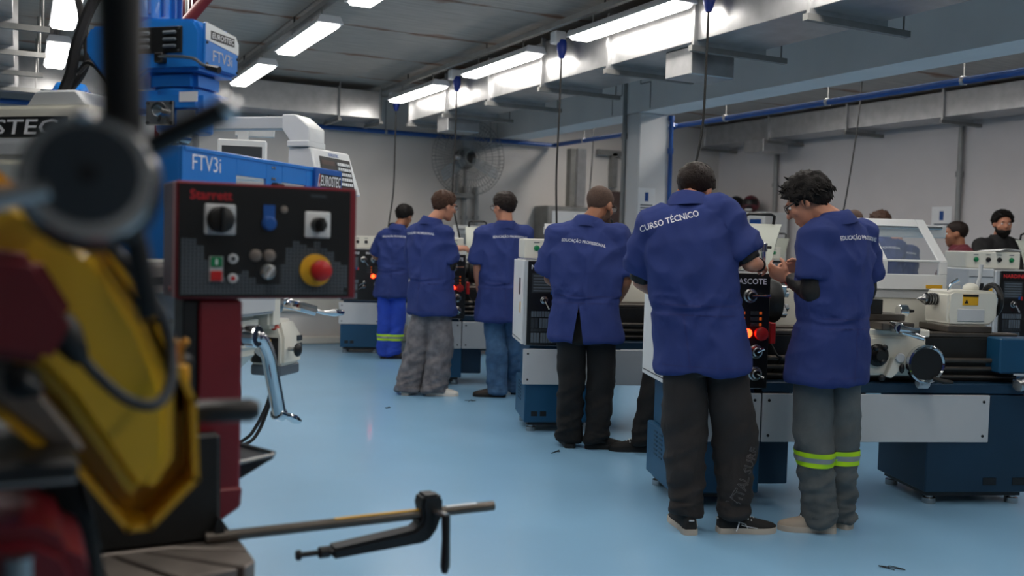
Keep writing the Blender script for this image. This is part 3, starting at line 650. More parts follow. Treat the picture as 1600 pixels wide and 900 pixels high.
def person(label,loc,J,P,group=None,cat='person'):
    J={k:V(v) for k,v in J.items()}; W=P.get('w',1.0); sc=P.get('hs',1.0)
    vox=P.get('vox',.0075); fwd=V((*P['fwd'],0)).normalized(); Us=(J['shR']-J['shL']).normalized(); Uh=V((fwd.y,-fwd.x,0)); Z=V((0,0,1))
    skinm=P.get('skin','skin'); hc=J['head']; B=head_frame(J,P)
    for s in 'LR':
        if 'toe'+s not in P: P['toe'+s]=P['fwd']
    # ---- body: one continuous surface
    b=MB(); shm=(J['shL']+J['shR'])/2; hipm=(J['hipL']+J['hipR'])/2
    def HF(*p): return hc+B@(V(p)*sc)
    for c,r in (((0,-.014,.028),(.0755,.0965,.086)),((0,.028,-.02),(.064,.066,.085)),((0,.03,-.065),(.052,.055,.05)),((0,.058,-.098),(.03,.028,.024))): b.sphere(HF(*c),tuple(x*sc for x in r),20,14,B)
    capsule(b,HF(0,.088,.012),HF(0,.108,-.024),.008*sc,.014*sc); b.sphere(HF(0,.082,.03),(.05*sc,.014*sc,.01*sc),14,8,B)
    b.sphere(HF(0,.084,-.062),(.026*sc,.012*sc,.007*sc),12,8,B); b.sphere(HF(0,.082,-.075),(.023*sc,.012*sc,.008*sc),12,8,B)
    for s in (-1,1): b.sphere(HF(s*.078,-.004,-.008),(.011*sc,.02*sc,.033*sc),12,8,B); b.sphere(HF(s*.045,.06,-.025),(.02*sc,.02*sc,.02*sc),10,7,B)
    nb=J['neck']; capsule(b,HF(0,-.02,-.05),nb+V((0,0,-.03)),.054*sc,.06); 
    capsule(b,nb+V((0,0,-.05)),J['shL']*.85+shm*.15,.055,.055); capsule(b,nb+V((0,0,-.05)),J['shR']*.85+shm*.15,.055,.055)
    b.loft([ring(hipm,Uh,fwd,.135*W,.095*W),ring(lerp(hipm,shm,.35),Uh,fwd,.12*W,.085*W),ring(lerp(hipm,shm,.75),Us,fwd,.145*W,.095*W),ring(shm-Z*.02,Us,fwd,.13*W,.075)])
    for s in 'LR':
        sh,el,wr=J['sh'+s],J['el'+s],J['wr'+s]; a=P.get('arm',1.0)
        capsule(b,sh,el,.05*a,.04*a); capsule(b,el,lerp(el,wr,.35),.041*a,.042*a); capsule(b,lerp(el,wr,.3),wr,.042*a,.027*a)
        dirn=V(P['hand'+s]) if 'hand'+s in P else (wr-el); inn=(shm-sh).normalized(); pal=V(P.get('palm'+s,(inn.x*.6,inn.y*.6,-.6)))
        hand(b,wr,dirn,pal,V(P.get('thumb'+s,(inn.x,inn.y,.6))),P.get('curl',.75))
        hp,kn,an=J['hip'+s],J['kn'+s],J['an'+s]
        capsule(b,hp,kn,.075*W,.052); capsule(b,kn,lerp(kn,an,.35),.05,.052); capsule(b,lerp(kn,an,.3),an,.052,.03)
        td=V((P['toe'+s][0],P['toe'+s][1],0)).normalized(); capsule(b,an+V((0,0,-.015)),V((an.x,an.y,.042))+td*.08,.024,.02)
    body=remesh(b,'person',skinm,None,vox*.85,2,.35)
    body.location=(loc[0],loc[1],0); body.rotation_euler=(0,0,P.get('rz',-YAW)); tag(body,label,cat,group)
    for s in (-1,1): MB().sphere(HF(s*.031,.078,.006),.0095*sc,10,7).build('eye','paper',body); MB().sphere(HF(s*.031,.0848,.006),.005*sc,8,5).build('iris','haird',body); MB().sphere(HF(s*.032,.092,.026),(.017*sc,.005*sc,.0035*sc),8,5,B).build('eyebrow',P['hairm'],body)
    hair(body,hc,B,P['hair'],P['hairm'],sc)
    if P.get('beard'):
        bd=MB(); bd.sphere(HF(0,.036,-.075),(.062*sc,.062*sc,.052*sc),20,12,B); bd.sphere(HF(0,.06,-.105),(.036*sc,.034*sc,.03*sc),14,9,B)
        for s in (-1,1): capsule(bd,HF(s*.062,.01,-.02),HF(s*.052,.03,-.07),.012*sc,.02*sc)
        remesh(bd,'beard',P['hairm'],body,.007,2,0,lambda p:.004*noise.noise(p*140))
    if P.get('glasses'):
        g=MB()
        for s in (-1,1):
            g.tube([HF(s*.078,-.005,.012),HF(s*.078,.05,.014),HF(s*.066,.092,.012)],.0032,6)
            g.tube([HF(s*.036+.03*math.cos(a),.1-.012*abs(math.cos(a))*0,.006+.02*math.sin(a)) for a in [2*PI*k/14 for k in range(15)]],.0024,5)
        g.tube([HF(-.008,.104,.01),HF(.008,.104,.01)],.003,6); gl=g.build('safety_glasses','black',body)
        for s in (-1,1): MB().lathe([(.028*sc,0),(.028*sc,.002)],HF(s*.036,.1,.006),B@V((0,1,0)),16).build('lens','glass',gl)
    if P.get('watch'):
        el,wr=J['el'+P['watch']],J['wr'+P['watch']]; d=(wr-el).normalized(); c0=lerp(el,wr,.9); wt=MB().lathe([(.034,-.01),(.036,-.008),(.036,.008),(.034,.01)],c0,d,20).build('wrist_watch','black',body)
    # ---- trousers
    tm=P['trousers']; lw=P.get('leg',1.0); t=MB(); hem=J['hem']
    t.loft([ring(hipm+Z*.1,Uh,fwd,.13*W,.09*W),ring(hipm,Uh,fwd,.145*W,.1*W),ring(hipm-Z*.09,Uh,fwd,.15*W,.1*W)])
    az=P.get('anz',.045)
    for s in 'LR':
        hp,kn,an=J['hip'+s],J['kn'+s],J['an'+s]; bt=V((an.x,an.y,az)); rg=[]; n=13
        for k in range(n):
            q=k/(n-1); c=lerp(hp,kn,q/.55) if q<.55 else lerp(kn,bt,(q-.55)/.45)
            r=lerp(.088*W,.086*lw,min(1,q/.3)) if q<.55 else lerp(.084*lw,P.get('cuff',.078),(q-.55)/.45)
            r*=1+(.06*math.sin(k*2.2) if q>.78 else 0)
            rg.append(ring(c,Uh,fwd,r*.95,r*1.05,24,2.1))
        t.loft(rg)
    def tdisp(p):
        low=max(0,min(1,(.42-p.z)/.35)); kn=math.exp(-((p.z-J['knL'].z)/.12)**2)
        def rd(v): return 1-2.2*abs(noise.noise(v))
        q=p+V((p.z*.12,0,0))
        return .010*rd(V((q.x*7+1,q.y*7,q.z*4)))+.014*(low+kn*.7+.25)*rd(V((q.x*4+3,q.y*4,q.z*13-q.x*6)))+.009*low*rd(V((q.x*9,q.y*9,q.z*30)))
    if P.get('vox',0)<.012: tr=remesh(t,'trousers',tm,body,vox,4,.6,tdisp)
    else: tr=remesh(t,'trousers',tm,body,vox,3)
    if P.get('bands'):
        for s in 'LR':
            kn,an=J['kn'+s],J['an'+s]; z=P['bands']; q=(kn.z-z)/(kn.z-an.z); c=lerp(kn,an,q); r=lerp(.082*lw,P.get('cuff',.078),q)+.009
            tb=BVHTree.FromPolygons([v.co.copy() for v in tr.data.vertices],[tuple(p.vertices) for p in tr.data.polygons])
            def bnd(z0,z1,m,off):
                rs=[]
                for k in range(5):
                    zz=z0+(z1-z0)*k/4; cc=V((c.x,c.y,zz)); rg=[]
                    for j in range(40):
                        dd=V((math.cos(2*PI*j/40),math.sin(2*PI*j/40),0)); h_=tb.ray_cast(cc,dd,.2)
                        rg.append((min((h_[0]-cc).length,r+.03) if h_[0] else r)+off)
                    rg=[(rg[j-1]+2*rg[j]+rg[(j+1)%40])/4 for j in range(40)]
                    rs.append([cc+V((math.cos(2*PI*j/40),math.sin(2*PI*j/40),0))*rg[j] for j in range(40)])
                MB().loft(rs,cap=False).build('reflective_band',m,tr)
            bnd(z-.035,z+.035,mat('lime_tape','B8E800',.5,emit=0),.005); bnd(z-.012,z+.012,mat('silver_tape','8E9494',.35,.3),.007)
    if P.get('print'):
        s_,a,b2=P['print']; a=V(a); b2=V(b2); tb=BVHTree.FromPolygons([v.co.copy() for v in tr.data.vertices],[tuple(p.vertices) for p in tr.data.polygons])
        tv,tf,tw,th=outline_mesh(s_); dx=(b2-a); k=dx.length/tw; dx.normalize(); vw=V((.25,-.97,0)).normalized(); dy=vw.cross(dx).normalized(); mid=(a+b2)/2; pts=[]
        for v in tv:
            p=mid+dx*(v.x*k)+dy*(v.y*k*1.3); h_=tb.ray_cast(p+vw*.4,-vw,.8); pts.append((h_[0] if h_[0] else p)+vw*(.0045+v.z*k))
        raw('print',pts,tf,mat('grey_print','6E6A6C',.8),tr)
    # ---- shoes
    for s in 'LR':
        sl=P.get('shoeL_',.29); shoe(body,J['an'+s],P['toe'+s],sl,P['shoe'],P['sole'],laces=P.get('laces'),stripe=P.get('stripe'))
    # ---- coat
    cm=P.get('coat','coat'); c=MB(); ha=P.get('hw',.22); wm=lerp(hem,shm,.42); slv=P.get('sleeve',.86)
    top=nb-Z*.015
    hemt=V(P.get('hemtilt',(0,0,0)))
    c.loft([ring(hem,(Uh+hemt).normalized(),fwd,ha,ha*.74),ring(hem+Z*.03,(Uh+hemt*.9).normalized(),fwd,ha*1.0,ha*.74),ring(lerp(hem,wm,.5),Uh,fwd,ha*.95,ha*.72),ring(wm,lerp(Uh,Us,.4).normalized(),fwd,ha*.86*P.get('waist',1),ha*.66),
      ring(lerp(wm,shm,.45),lerp(Uh,Us,.8).normalized(),fwd,.196*W,.142*W),ring(lerp(wm,shm,.78),Us,fwd,.2*W,.132*W),ring(shm-Z*.0,Us,fwd,.17*W,.105*W),ring(lerp(shm,top,.55),Us,fwd,.12*W,.085),ring(top,Us,fwd,.072,.07)])
    for s in 'LR':
        sh,el=J['sh'+s],J['el'+s]; inn=(shm-sh); e=lerp(sh,el,slv); d=(el-sh).normalized(); u=d.cross(fwd).normalized(); v=d.cross(u); aw=P.get('sl',1.0)
        capsule(c,sh+inn*.35,sh,.085*W,.078*W)
        c.loft([ring(sh-d*.03,u,v,.074*W,.078*W,20,2),ring(lerp(sh,e,.45),u,v,.082*W*aw,.082*W*aw,20,2),ring(e,u,v,.086*W*aw,.086*W*aw,20,2)])
        if P.get('under'):
            uu=MB(); w0=lerp(sh,el,.75); 
            ue=el if P['under']=='long' else lerp(sh,el,.97)
            uu.loft([ring(lerp(sh,el,.5),u,v,.066,.066,16,2),ring(ue,u,v,.06,.06,16,2)])
            wr=J['wr'+s]
            if P['under']=='long':
                capsule(uu,el,lerp(el,wr,.82),.06,.04)
            else: pass
            remesh(uu,'undershirt_sleeve','rubber',body,.008,2,.5,lambda p:.004*noise.noise(p*45))
    if P.get('undertorso',True):
        pass
    bc=lerp(hem,shm,.5)
    def cdisp(p):
        q=p-bc; sk=max(0,min(1,(wm.z-p.z)/.2))
        def rd(v): return 1-2.3*abs(noise.noise(v))
        sd=P.get('seed',0.)
        a=rd(V((q.x*5+sd,q.y*5,q.z*1.7)))*.013*(.35+sk)
        lx=q.dot(Uh); s_=1 if lx>0 else -1
        d=rd(V((lx*4.5+s_*q.z*3.5+2+sd,q.dot(fwd)*4,q.z*5.5-abs(lx)*6)))*.016*(1-.5*sk)
        e=rd(V((q.x*11+sd,q.y*11,q.z*9)))*.005
        w=math.exp(-((p.z-wm.z)/.07)**2)*rd(V((q.x*7,q.y*7,q.z*24)))*.011
        return a+d+e+w+.002
    sx=P.get('slit')
    cut=None
    back=-fwd
    if sx and sx[2]:
        def cut(p,bm=None):
            if bm:
                ap=hem+Uh*sx[0]+Z*sx[1]
                for s_ in (-1,1):
                    fs=[f for f in bm.faces if (f.calc_center_median()-hem).dot(fwd)<-.03 and (f.calc_center_median()-hem).z<sx[1]+.02 and abs((f.calc_center_median()-hem).dot(Uh)-sx[0])<.09]
                    ge=set(fs)|{e for f in fs for e in f.edges}|{v for f in fs for v in f.verts}
                    d_=(hem+Uh*(sx[0]+s_*sx[2])-ap).normalized(); bmesh.ops.bisect_plane(bm,geom=list(ge),plane_co=ap,plane_no=d_.cross(fwd).normalized())
                return
            q=p-hem; lx=q.dot(Uh)-sx[0]; return q.dot(fwd)<-.03 and q.z<sx[1] and abs(lx)<sx[2]*(1-q.z/sx[1])
    co=remesh(c,'coat',cm,body,P.get('cvox',vox),7,.7 if vox<.01 else 0,cdisp,cut)
    # collar
    cl=[]
    hd=(HF(0,-.02,-.06)-nb).normalized(); cax=(hd*.25+Z).normalized(); cu=Us-cax*Us.dot(cax); cu.normalize(); cv=cax.cross(cu); cb_=nb+V((0,0,-.004))
    for r,dz in ((.108,-.055),(.103,-.035),(.09,-.005),(.08,.014),(.072,.018),(.064,.01),(.064,-.03)):
        cl.append([p+Z*(.012*noise.noise(p*13)) for p in ring(cb_+cax*dz,cu,cv,r,r*.96,32,2)])
    MB().loft(cl+[cl[0]],cap=False).build('collar',cm,co)
    # lettering and seams laid on the cloth
    vs=[v.co.copy() for v in co.data.vertices]; bvh=BVHTree.FromPolygons(vs,[tuple(p.vertices) for p in co.data.polygons])
    def lay(p,off):
        hit=bvh.ray_cast(p+back*.6,fwd,1.2); return (hit[0]+back*off) if hit[0] else None
    if P.get('text'):
        s_,w_,dx,dz=P['text'][:4]; rot=P['text'][4] if len(P['text'])>4 else 0
        tv,tf,tw,th=text_mesh(s_,.012); k=w_/tw; o=shm+Z*dz+Uh*dx; ux=(Us*Us.dot(Uh)*0+Uh*math.cos(rot)+Z*math.sin(rot)); uy=(Z*math.cos(rot)-Uh*math.sin(rot))
        arc=P.get('arc',.35); hk=P.get('thk',1.15)
        pts=[]; ok=True
        for v in tv:
            p=lay(o+ux*(v.x*k)+uy*(v.y*k*hk-arc*(v.x*k)**2),.004); pts.append(p)
        if all(p is not None for p in pts): raw('lettering',pts,tf,'letter',co)
        else:
            good=[i for i,p in enumerate(pts) if p is not None]; mp_={g:i for i,g in enumerate(good)}
            raw('lettering',[pts[g] for g in good],[tuple(mp_[i] for i in f) for f in tf if all(i in mp_ for i in f)],'letter',co)
    def seam(a,b_,n=24,w=.0035,name='seam'):
        L=[];d=(b_-a).normalized(); sd=d.cross(fwd).normalized()
        for k in range(n+1):
            p=lerp(a,b_,k/n); q=[lay(p+sd*w,.0015),lay(p-sd*w,.0015)]
            if None in q: 
                if L: break
                continue
            L.append(q)
        if len(L)>2: raw(name,[x for q in L for x in q],[(2*i,2*i+1,2*i+3,2*i+2) for i in range(len(L)-1)],'coatd',co)
    if P.get('seams'):
        wz=wm-Z*.03
        seam(wz-Uh*ha*.8,wz+Uh*ha*.8); seam(wz-Uh*ha*.8+Z*.045,wz+Uh*ha*.8+Z*.045)
        x=sx[0] if sx else 0
        seam(wz+Uh*x,hem+Uh*x+Z*.01,w=.004)
        seam(hem-Uh*ha*.9+Z*.03,hem+Uh*ha*.9+Z*.03,w=.002)
    return body
TR=lambda n,c,**k: mat(n,c,.9,0,k.get('var',.18),k.get('scale',9),.3,350,col2=k.get('col2'))
charcoal=TR('charcoal_sweatpants','2B2726'); greyt=TR('grey_work_trousers','565B5C'); blackt=TR('black_trousers','141415'); jeans=TR('blue_jeans','4A6E93',col2='2F4E70',scale=14); gjeans=TR('grey_washed_jeans','807D80',col2='5B595D',scale=16); royal=TR('royal_blue_trousers','2648B4')
shoeb=mat('black_suede','161616',.8); shoew=mat('white_leather','D4D0C8',.6); shoebr=mat('dark_brown_leather','2A2320',.6); soles=mat('cream_sole','B9AFA2',.7); sandy=mat('sand_canvas','A79C8E',.8); soled=mat('dark_sole','101010',.7)
BASE=dict(seams=True,hair='short',hairm='haird')
person('man leaning over the mascote lathe, coat back reading curso técnico',(2.928,3.586),
 dict(head=(-.085,.16,1.635),neck=(-.135,.05,1.59),shL=(-.3,.04,1.44),shR=(.015,.02,1.515),elL=(-.335,.16,1.18),wrL=(-.17,.40,1.1),elR=(.15,-.02,1.285),wrR=(.25,.2,1.275),hem=(-.045,0,.775),hipL=(-.14,0,.85),hipR=(.05,0,.85),knL=(-.115,.04,.43),knR=(.125,.03,.43),anL=(-.10,0,.085),anR=(.12,0,.09)),
 dict(BASE,fwd=(.18,.98),look=(.55,.75,-.35),tilt=(.15,0,0),w=1.04,hw=.215,watch='R',print=('VITAL SURF',(.1,-.08,.15),(.2,-.08,.42)),leg=1.2,cuff=.062,anz=.085,trousers=charcoal,toeL=(-.12,1),toeR=(1,.12),shoe=shoeb,sole=soles,laces='paper',stripe='lgrey',shoeL_=.295,sleeve=.8,under='short',text=('CURSO TÉCNICO',.28,-.085,.0,.3),arc=.2,slit=(-.06,.22,0),seed=4.,vox=.0075,hemtilt=(0,0,.06)))
person('curly haired man holding his hands before the chuck, lime banded grey trousers',(3.426,3.384),
 dict(head=(-.095,.04,1.585),neck=(.02,0,1.525),shL=(-.07,-.06,1.41),shR=(.19,.12,1.43),elL=(-.085,-.08,1.155),wrL=(-.14,.13,1.215),elR=(.27,.24,1.16),wrR=(-.02,.34,1.27),hem=(.025,0,.735),hipL=(-.05,0,.83),hipR=(.10,.03,.83),knL=(-.03,0,.44),knR=(.11,.05,.43),anL=(.02,0,.08),anR=(.14,.1,.08)),
 dict(BASE,fwd=(-.5,.87),look=(-.82,.42,-.52),hair='wavy',hairm='hairb',w=.98,hw=.2,leg=.96,cuff=.064,sleeve=.74,shoeL_=.275,trousers=greyt,bands=.36,toeL=(-.95,.1),toeR=(-.6,.75),shoe=sandy,sole=soles,laces='paper',under='long',glasses=True,text=('EDUCAÇÃO PROFISSIONAL',.3,.03,-.0),slit=(.0,.2,0),vox=.0075,handL=(-.75,.55,.3),handR=(-.9,.1,-.1),palmL=(.3,.6,.3),palmR=(0,-.7,-.4),curl=.95))
person('bearded man with close-cropped hair and black trousers at a lathe',(3.359,5.397),
 dict(head=(.055,.08,1.615),neck=(-.03,.02,1.525),shL=(-.215,.05,1.385),shR=(.165,0,1.395),elL=(-.26,.12,1.12),wrL=(-.14,.35,1.05),elR=(.225,.0,1.12),wrR=(.19,.17,.97),hem=(-.02,0,.725),hipL=(-.12,0,.8),hipR=(.08,0,.8),knL=(-.105,.03,.43),knR=(.09,.02,.43),anL=(-.11,.05,.07),anR=(.07,0,.08)),
 dict(BASE,fwd=(.12,.99),look=(.6,.7,-.3),hair='fade',hairm='stub',skin='skind',beard=True,glasses=True,w=1.22,hw=.235,leg=1.03,cuff=.07,trousers=blackt,toeL=(-.1,1),toeR=(1,.05),shoe=shoeb,sole=soled,text=('EDUCAÇÃO PROFISSIONAL',.29,-.02,-.02,-.12),slit=(-.045,.24,.035),vox=.0085,arm=1.15,hs=1.04))
person('man in blue jeans and short blue coat, face turned to his left',(3.776,7.47),
 dict(head=(-.03,.02,1.66),neck=(-.01,0,1.53),shL=(-.19,-.02,1.41),shR=(.15,.06,1.42),elL=(-.245,-.02,1.13),wrL=(-.22,.1,.89),elR=(.2,.14,1.13),wrR=(.14,.33,.97),hem=(-.02,0,.675),hipL=(-.11,0,.78),hipR=(.06,.02,.78),knL=(-.06,0,.4),knR=(.09,.1,.4),anL=(-.045,0,.07),anR=(.12,.2,.07)),
 dict(BASE,fwd=(-.15,.98),look=(-.72,.65,-.12),glasses=True,hair='full',w=1.04,hw=.225,leg=1.0,cuff=.08,trousers=jeans,toeL=(-1,-.05),toeR=(.2,1),shoe=shoebr,sole=soled,text=('EDUCAÇÃO PROFISSIONAL',.31,.04,-.01),vox=.009))
person('brown haired man in grey washed jeans and white shoes',(3.174,7.77),
 dict(head=(.125,.04,1.655),neck=(.015,0,1.54),shL=(-.12,.1,1.42),shR=(.13,-.06,1.41),elL=(-.14,.26,1.15),wrL=(.02,.42,1.2),elR=(.185,-.04,1.135),wrR=(.21,.2,1.285),hem=(.04,0,.72),hipL=(-.02,.03,.82),hipR=(.11,-.02,.82),knL=(-.085,.04,.41),knR=(.115,0,.39),anL=(-.16,0,.07),anR=(.075,-.02,.07)),
 dict(BASE,fwd=(.55,.84),look=(.85,.5,-.2),glasses=True,hair='full',hairm='hairbr',w=1.0,hw=.213,leg=1.22,cuff=.1,anz=.04,trousers=gjeans,toeL=(.25,.95),toeR=(1,.02),shoe=shoew,sole=shoew,under='long',text=('EDUCAÇÃO PROFISSIONAL',.3,-.03,.0),vox=.009,handR=(.9,.1,.1),slit=(-.02,.2,0)))
person('farthest coated man, bright blue trousers with lime bands',(3.745,10.308),
 dict(head=(.14,.07,1.62),neck=(.075,0,1.51),shL=(-.075,.04,1.38),shR=(.21,0,1.4),elL=(-.18,.13,1.15),wrL=(-.235,.33,1.18),elR=(.25,.02,1.11),wrR=(.2,.27,1.03),hem=(.03,0,.71),hipL=(-.06,0,.78),hipR=(.1,0,.78),knL=(-.04,.02,.41),knR=(.09,.02,.41),anL=(-.055,.02,.07),anR=(.045,0,.07)),
 dict(BASE,fwd=(.1,.99),look=(.5,.8,-.3),hair='full',hairm='hairb',skin='skind',w=.98,hw=.2,leg=.98,cuff=.075,trousers=royal,bands=.245,toeL=(0,1),toeR=(1,.15),shoe=shoebr,sole=soled,text=('EDUCAÇÃO PROFISSIONAL',.29,0,0),vox=.011,slit=(.0,.2,0)))
def std(h=1.72,lean=0,armf=.35):
    k=h/1.72
    return {a:tuple(x*k for x in b) for a,b in dict(head=(0,.05+lean,1.605),neck=(0,.01+lean*.7,1.49),shL=(-.17,lean*.6,1.39),shR=(.17,lean*.6,1.39),elL=(-.23,.1+lean*.6,1.12),wrL=(-.12,armf,1.12),elR=(.23,.1+lean*.6,1.12),wrR=(.12,armf,1.12),hem=(0,0,.73),hipL=(-.09,0,.82),hipR=(.09,0,.82),knL=(-.1,.03,.43),knR=(.1,.03,.43),anL=(-.1,0,.075),anR=(.1,0,.075)).items()}
hoodie=mat('maroon_hoodie','5A1626',.85,0,.15); shirtb=mat('black_shirt','151518',.8,0,.15)
FB=dict(hair='short',hairm='haird',trousers=blackt,shoe=shoeb,sole=soled,vox=.013,fwd=(0,1),w=1.0)
def far(label,loc,h,face,P,lean=0,armf=.35):
    rz=math.atan2(face[1],face[0])-PI/2
    q=dict(FB,look=(0,1,-.2),rz=rz); q.update(P); return person(label,loc,std(h,lean,armf),q)
person('man in black trousers and dark sneakers hidden behind the curso técnico coat',(3.85,5.1),
 dict(head=(.06,.12,1.5),neck=(.06,.0,1.4),shL=(-.06,0,1.28),shR=(.2,.02,1.28),elL=(-.04,.12,1.06),wrL=(.02,.32,1.08),elR=(.24,.1,1.06),wrR=(.12,.34,1.08),hem=(.04,0,.7),hipL=(-.05,0,.78),hipR=(.12,0,.78),knL=(-.14,.0,.42),knR=(.12,.02,.42),anL=(-.21,-.02,.075),anR=(.13,.05,.075)),
 dict(FB,look=(.1,.9,-.4),toeL=(-1,.05),toeR=(.5,.8),hs=.96,hw=.17,w=.9,laces='paper',vox=.011,cuff=.06))
far('man with shaved head in blue coat seen through the lathe shield window',(6.88,6.45),1.74,(.1,1),dict(hair='bald',hairm='stub',text=('EDUCAÇÃO PROFISSIONAL',.29,0,0),skin='skind',look=(.2,1,-.25)))
far('brown curly haired person in blue coat behind the white chip shield',(7.55,6.75),1.74,(.2,1),dict(hair='wavy',hairm='hairbr',text=('EDUCAÇÃO PROFISSIONAL',.29,0,0)))
far('person in maroon hoodie looking sideways behind the cream button box',(7.92,6.15),1.66,(-.8,.7),dict(coat=hoodie,hair='fade',skin='skind',sleeve=1.0,under='long',look=(.1,1,-.1)))
far('blue coated person bending beside the maroon hoodie',(8.12,7.0),1.68,(.1,1),dict(look=(0,.8,-.6),text=('EDUCAÇÃO PROFISSIONAL',.29,0,0)),.08)
far('dark haired bearded man in black shirt by the block wall',(8.44,6.14),1.78,(-.3,-1),dict(coat=shirtb,hair='full',hairm='hairb',beard=True,look=(.3,1,-.1)))
# ------------------------------------------------------------------ turret milling machine (x along the table, y towards its column)
italic=mat('eurostec_white','E6E8EC',.5)
def make_mill(detail=True):
    t=thing('milling_machine','','milling machine')
    MB().box(.1,.72,.52,1.25,0,.16).build('base','lgrey',t,.02,2)
    MB().loft([[(x,y,z) for x,y in ((.18-e,.5-e),(.72+e,.5-e),(.72+e,1.1+e),(.18-e,1.1+e))] for z,e in ((.16,.03),(.5,0),(1.3,-.02),(1.6,0))]).build('column','cream',t,.02,2)
    MB().box(.22,.7,.5,1.05,1.6,1.68).build('turret','lgrey',t,.02,2)
    kn=MB().loft([[(.24,.08,z),(.6,.08,z),(.62,.5,z),(.22,.5,z)] if z>.9 else [(.28,.3,z),(.58,.3,z),(.6,.5,z),(.24,.5,z)] for z in (.7,.92,1.06)]).build('knee','cream',t,.02,2)
    MB().box(.2,.64,.04,.5,1.06,1.15).build('saddle','lgrey',t,.01,2)
    tb=MB().box(-.16,.64,.06,.3,1.16,1.25).build('table','sawgrey',t,.006)
    for y in (.1,.17,.24): MB().box(-.162,.642,y,y+.018,1.238,1.2505).build('tee_slot','dark',tb)
    MB().box(-.162,.642,.055,.06,1.19,1.215).build('front_groove','dark',tb)
    # sheet-metal chip guard
    g=MB()
    for a in ((0,.3,0,.012,1.27,1.624),(.3,.49,0,.012,1.556,1.624),(.49,.6,0,.012,1.27,1.624),(.6,.78,0,.012,1.552,1.624),(.78,.84,0,.012,1.27,1.624),(.3,.49,0,.012,1.27,1.3),(.6,.78,0,.012,1.27,1.3),(0,.012,.012,.32,1.27,1.624),(.01,.84,-.004,.03,1.612,1.626)): g.box(*a)
    g=g.build('chip_guard','blue',t,.002)
    MB().box(.83,1.055,-.014,.02,1.27,1.628).build('maker_plate','blued',g,.003)
    for a,b,z in ((.3,.49,1.556),(.6,.78,1.552)): MB().box(a,b,.004,.008,1.3,z).build('window_pane','smoke',g)
    for z in (1.6,1.56):
        for x in (.528,.544): MB().lathe([(.005,0),(.005,.003)],(x,0,z),(0,-1,0),8).build('screw','steel',g)
    MB().box(.52,.57,-.03,0,1.5,1.545).build('latch','black',g,.004)
    text('FTV3i','letter',g,(.128,-.0005,1.58),(1,0,0),(0,0,1),.155,.05)
    bd=MB().box(.862,1.04,-.0165,-.014,1.553,1.604).build('logo_plate','black',g); text('EUROSTEC',italic,bd,(.951,-.0168,1.578),(1,0,0),(0,0,1),.168,.043,bold=.012,slant=.12)
    for k in range(3): MB().prism([(.845+k*.007,1.553),(.848+k*.007,1.553),(.858+k*.007,1.604),(.855+k*.007,1.604)],'y',-.0165,-.014).build('logo_stripe','pink' if k==1 else 'letter',g)
    # ram with maker's band
    r=MB().prism([(.3,1.68),(.62,1.68),(.6,1.81),(.32,1.81)],'y',.62,1.6).build('ram','cream',t,.015,2)
    lb=MB().box(.292,.3,.7,1.5,1.69,1.765).build('maker_band','black',r); text('EUROSTEC',italic,lb,(.2915,1.05,1.727),(0,-1,0),(0,0,1),.62,.055,bold=.01,slant=.12)
    MB().prism([(.66,1.81),(.95,1.81),(.9,1.87),(.72,1.87)],'x',.36,.56).build('ram_clamp','lgrey',r,.008)
    # head
    h=MB().prism([(.2,1.93),(.2,2.07),(.225,2.11),(.42,2.12),(.46,2.105),(.67,2.1),(.69,2.06),(.69,2.0),(.6,1.9),(.5,1.88),(.42,1.93)],'x',.37,.6).build('belt_housing','blue',t,.012,2)
    fp=MB().prism([(.385,1.945),(.59,1.945),(.59,2.06),(.57,2.085),(.385,2.1)],'y',.188,.2).build('front_cover','blue',h,.003)
    MB().prism([(.385,2.04),(.59,2.02),(.59,2.06),(.57,2.085),(.385,2.1)],'y',.186,.188).build('white_band','white',fp)
    pl=MB().box(.415,.56,.184,.186,2.045,2.075).build('logo_plate','black',fp); text('EUROSTEC',italic,pl,(.4875,.1838,2.06),(1,0,0),(0,0,1),.135,.02,bold=.01,slant=.12)
    text('FTV3i','lgrey',fp,(.49,.187,1.99),(1,0,0),(0,0,1),.12,.04)
    for x,z in ((.393,2.03),(.583,2.005),(.393,1.955),(.583,1.955)): MB().lathe([(.005,0),(.005,.004)],(x,.187,z),(0,-1,0),8).build('screw','black',fp)
    lv=MB().box(.364,.37,.27,.56,1.992,2.085).build('louvre_panel','black',h,.002)
    for y in (.29,.4,.49):
        for z in (2.008,2.032,2.056): MB().prism([(y,z),(y+.055,z),(y+.055,z+.012),(y,z+.012)],'x',.352,.364).build('louvre','tgrey',lv,.004)
    for y in (.282,.55):
        for z in (2.0,2.077): MB().lathe([(.005,0),(.005,.003)],(.364,y,z),(-1,0,0),8).build('screw','steel',lv)
    MB().box(.34,.372,.335,.37,1.955,1.99).build('brake_pivot','black',h,.004)
    MB().tube(bez([(.345,.35,1.975),(.335,.28,1.972),(.33,.2,1.962),(.325,.16,1.94),(.325,.12,1.925)]),.006,8).build('brake_lever','steel',h); MB().tube([(.325,.14,1.93),(.325,.09,1.918)],[.01,.013],10).build('lever_grip','black',h)
    # motor with fins
    m=MB().lathe([(.1,0),(.12,.02),(.12,.26),(.1,.3)],(.485,.52,2.11),(0,0,1),24).build('motor','blue',t)
    for k in range(16):
        a=2*PI*k/16; MB(Matrix.Translation((.485,.52,2.14))@Matrix.Rotation(a,4,'Z')).box(.115,.135,-.004,.004,0,.22).build('fin','blued',m)
    # gear case, quill
    q=MB().box(.4,.57,.24,.44,1.86,1.94).build('gear_case','blue',t,.02,2); MB().cyl((.485,.34,1.72),(.485,.34,1.87),.1,.105,28).build('quill_housing','blue',t,.006)
    MB().box(.375,.6,.2,.5,1.78,1.865).build('feed_box','blue',t,.02,2)
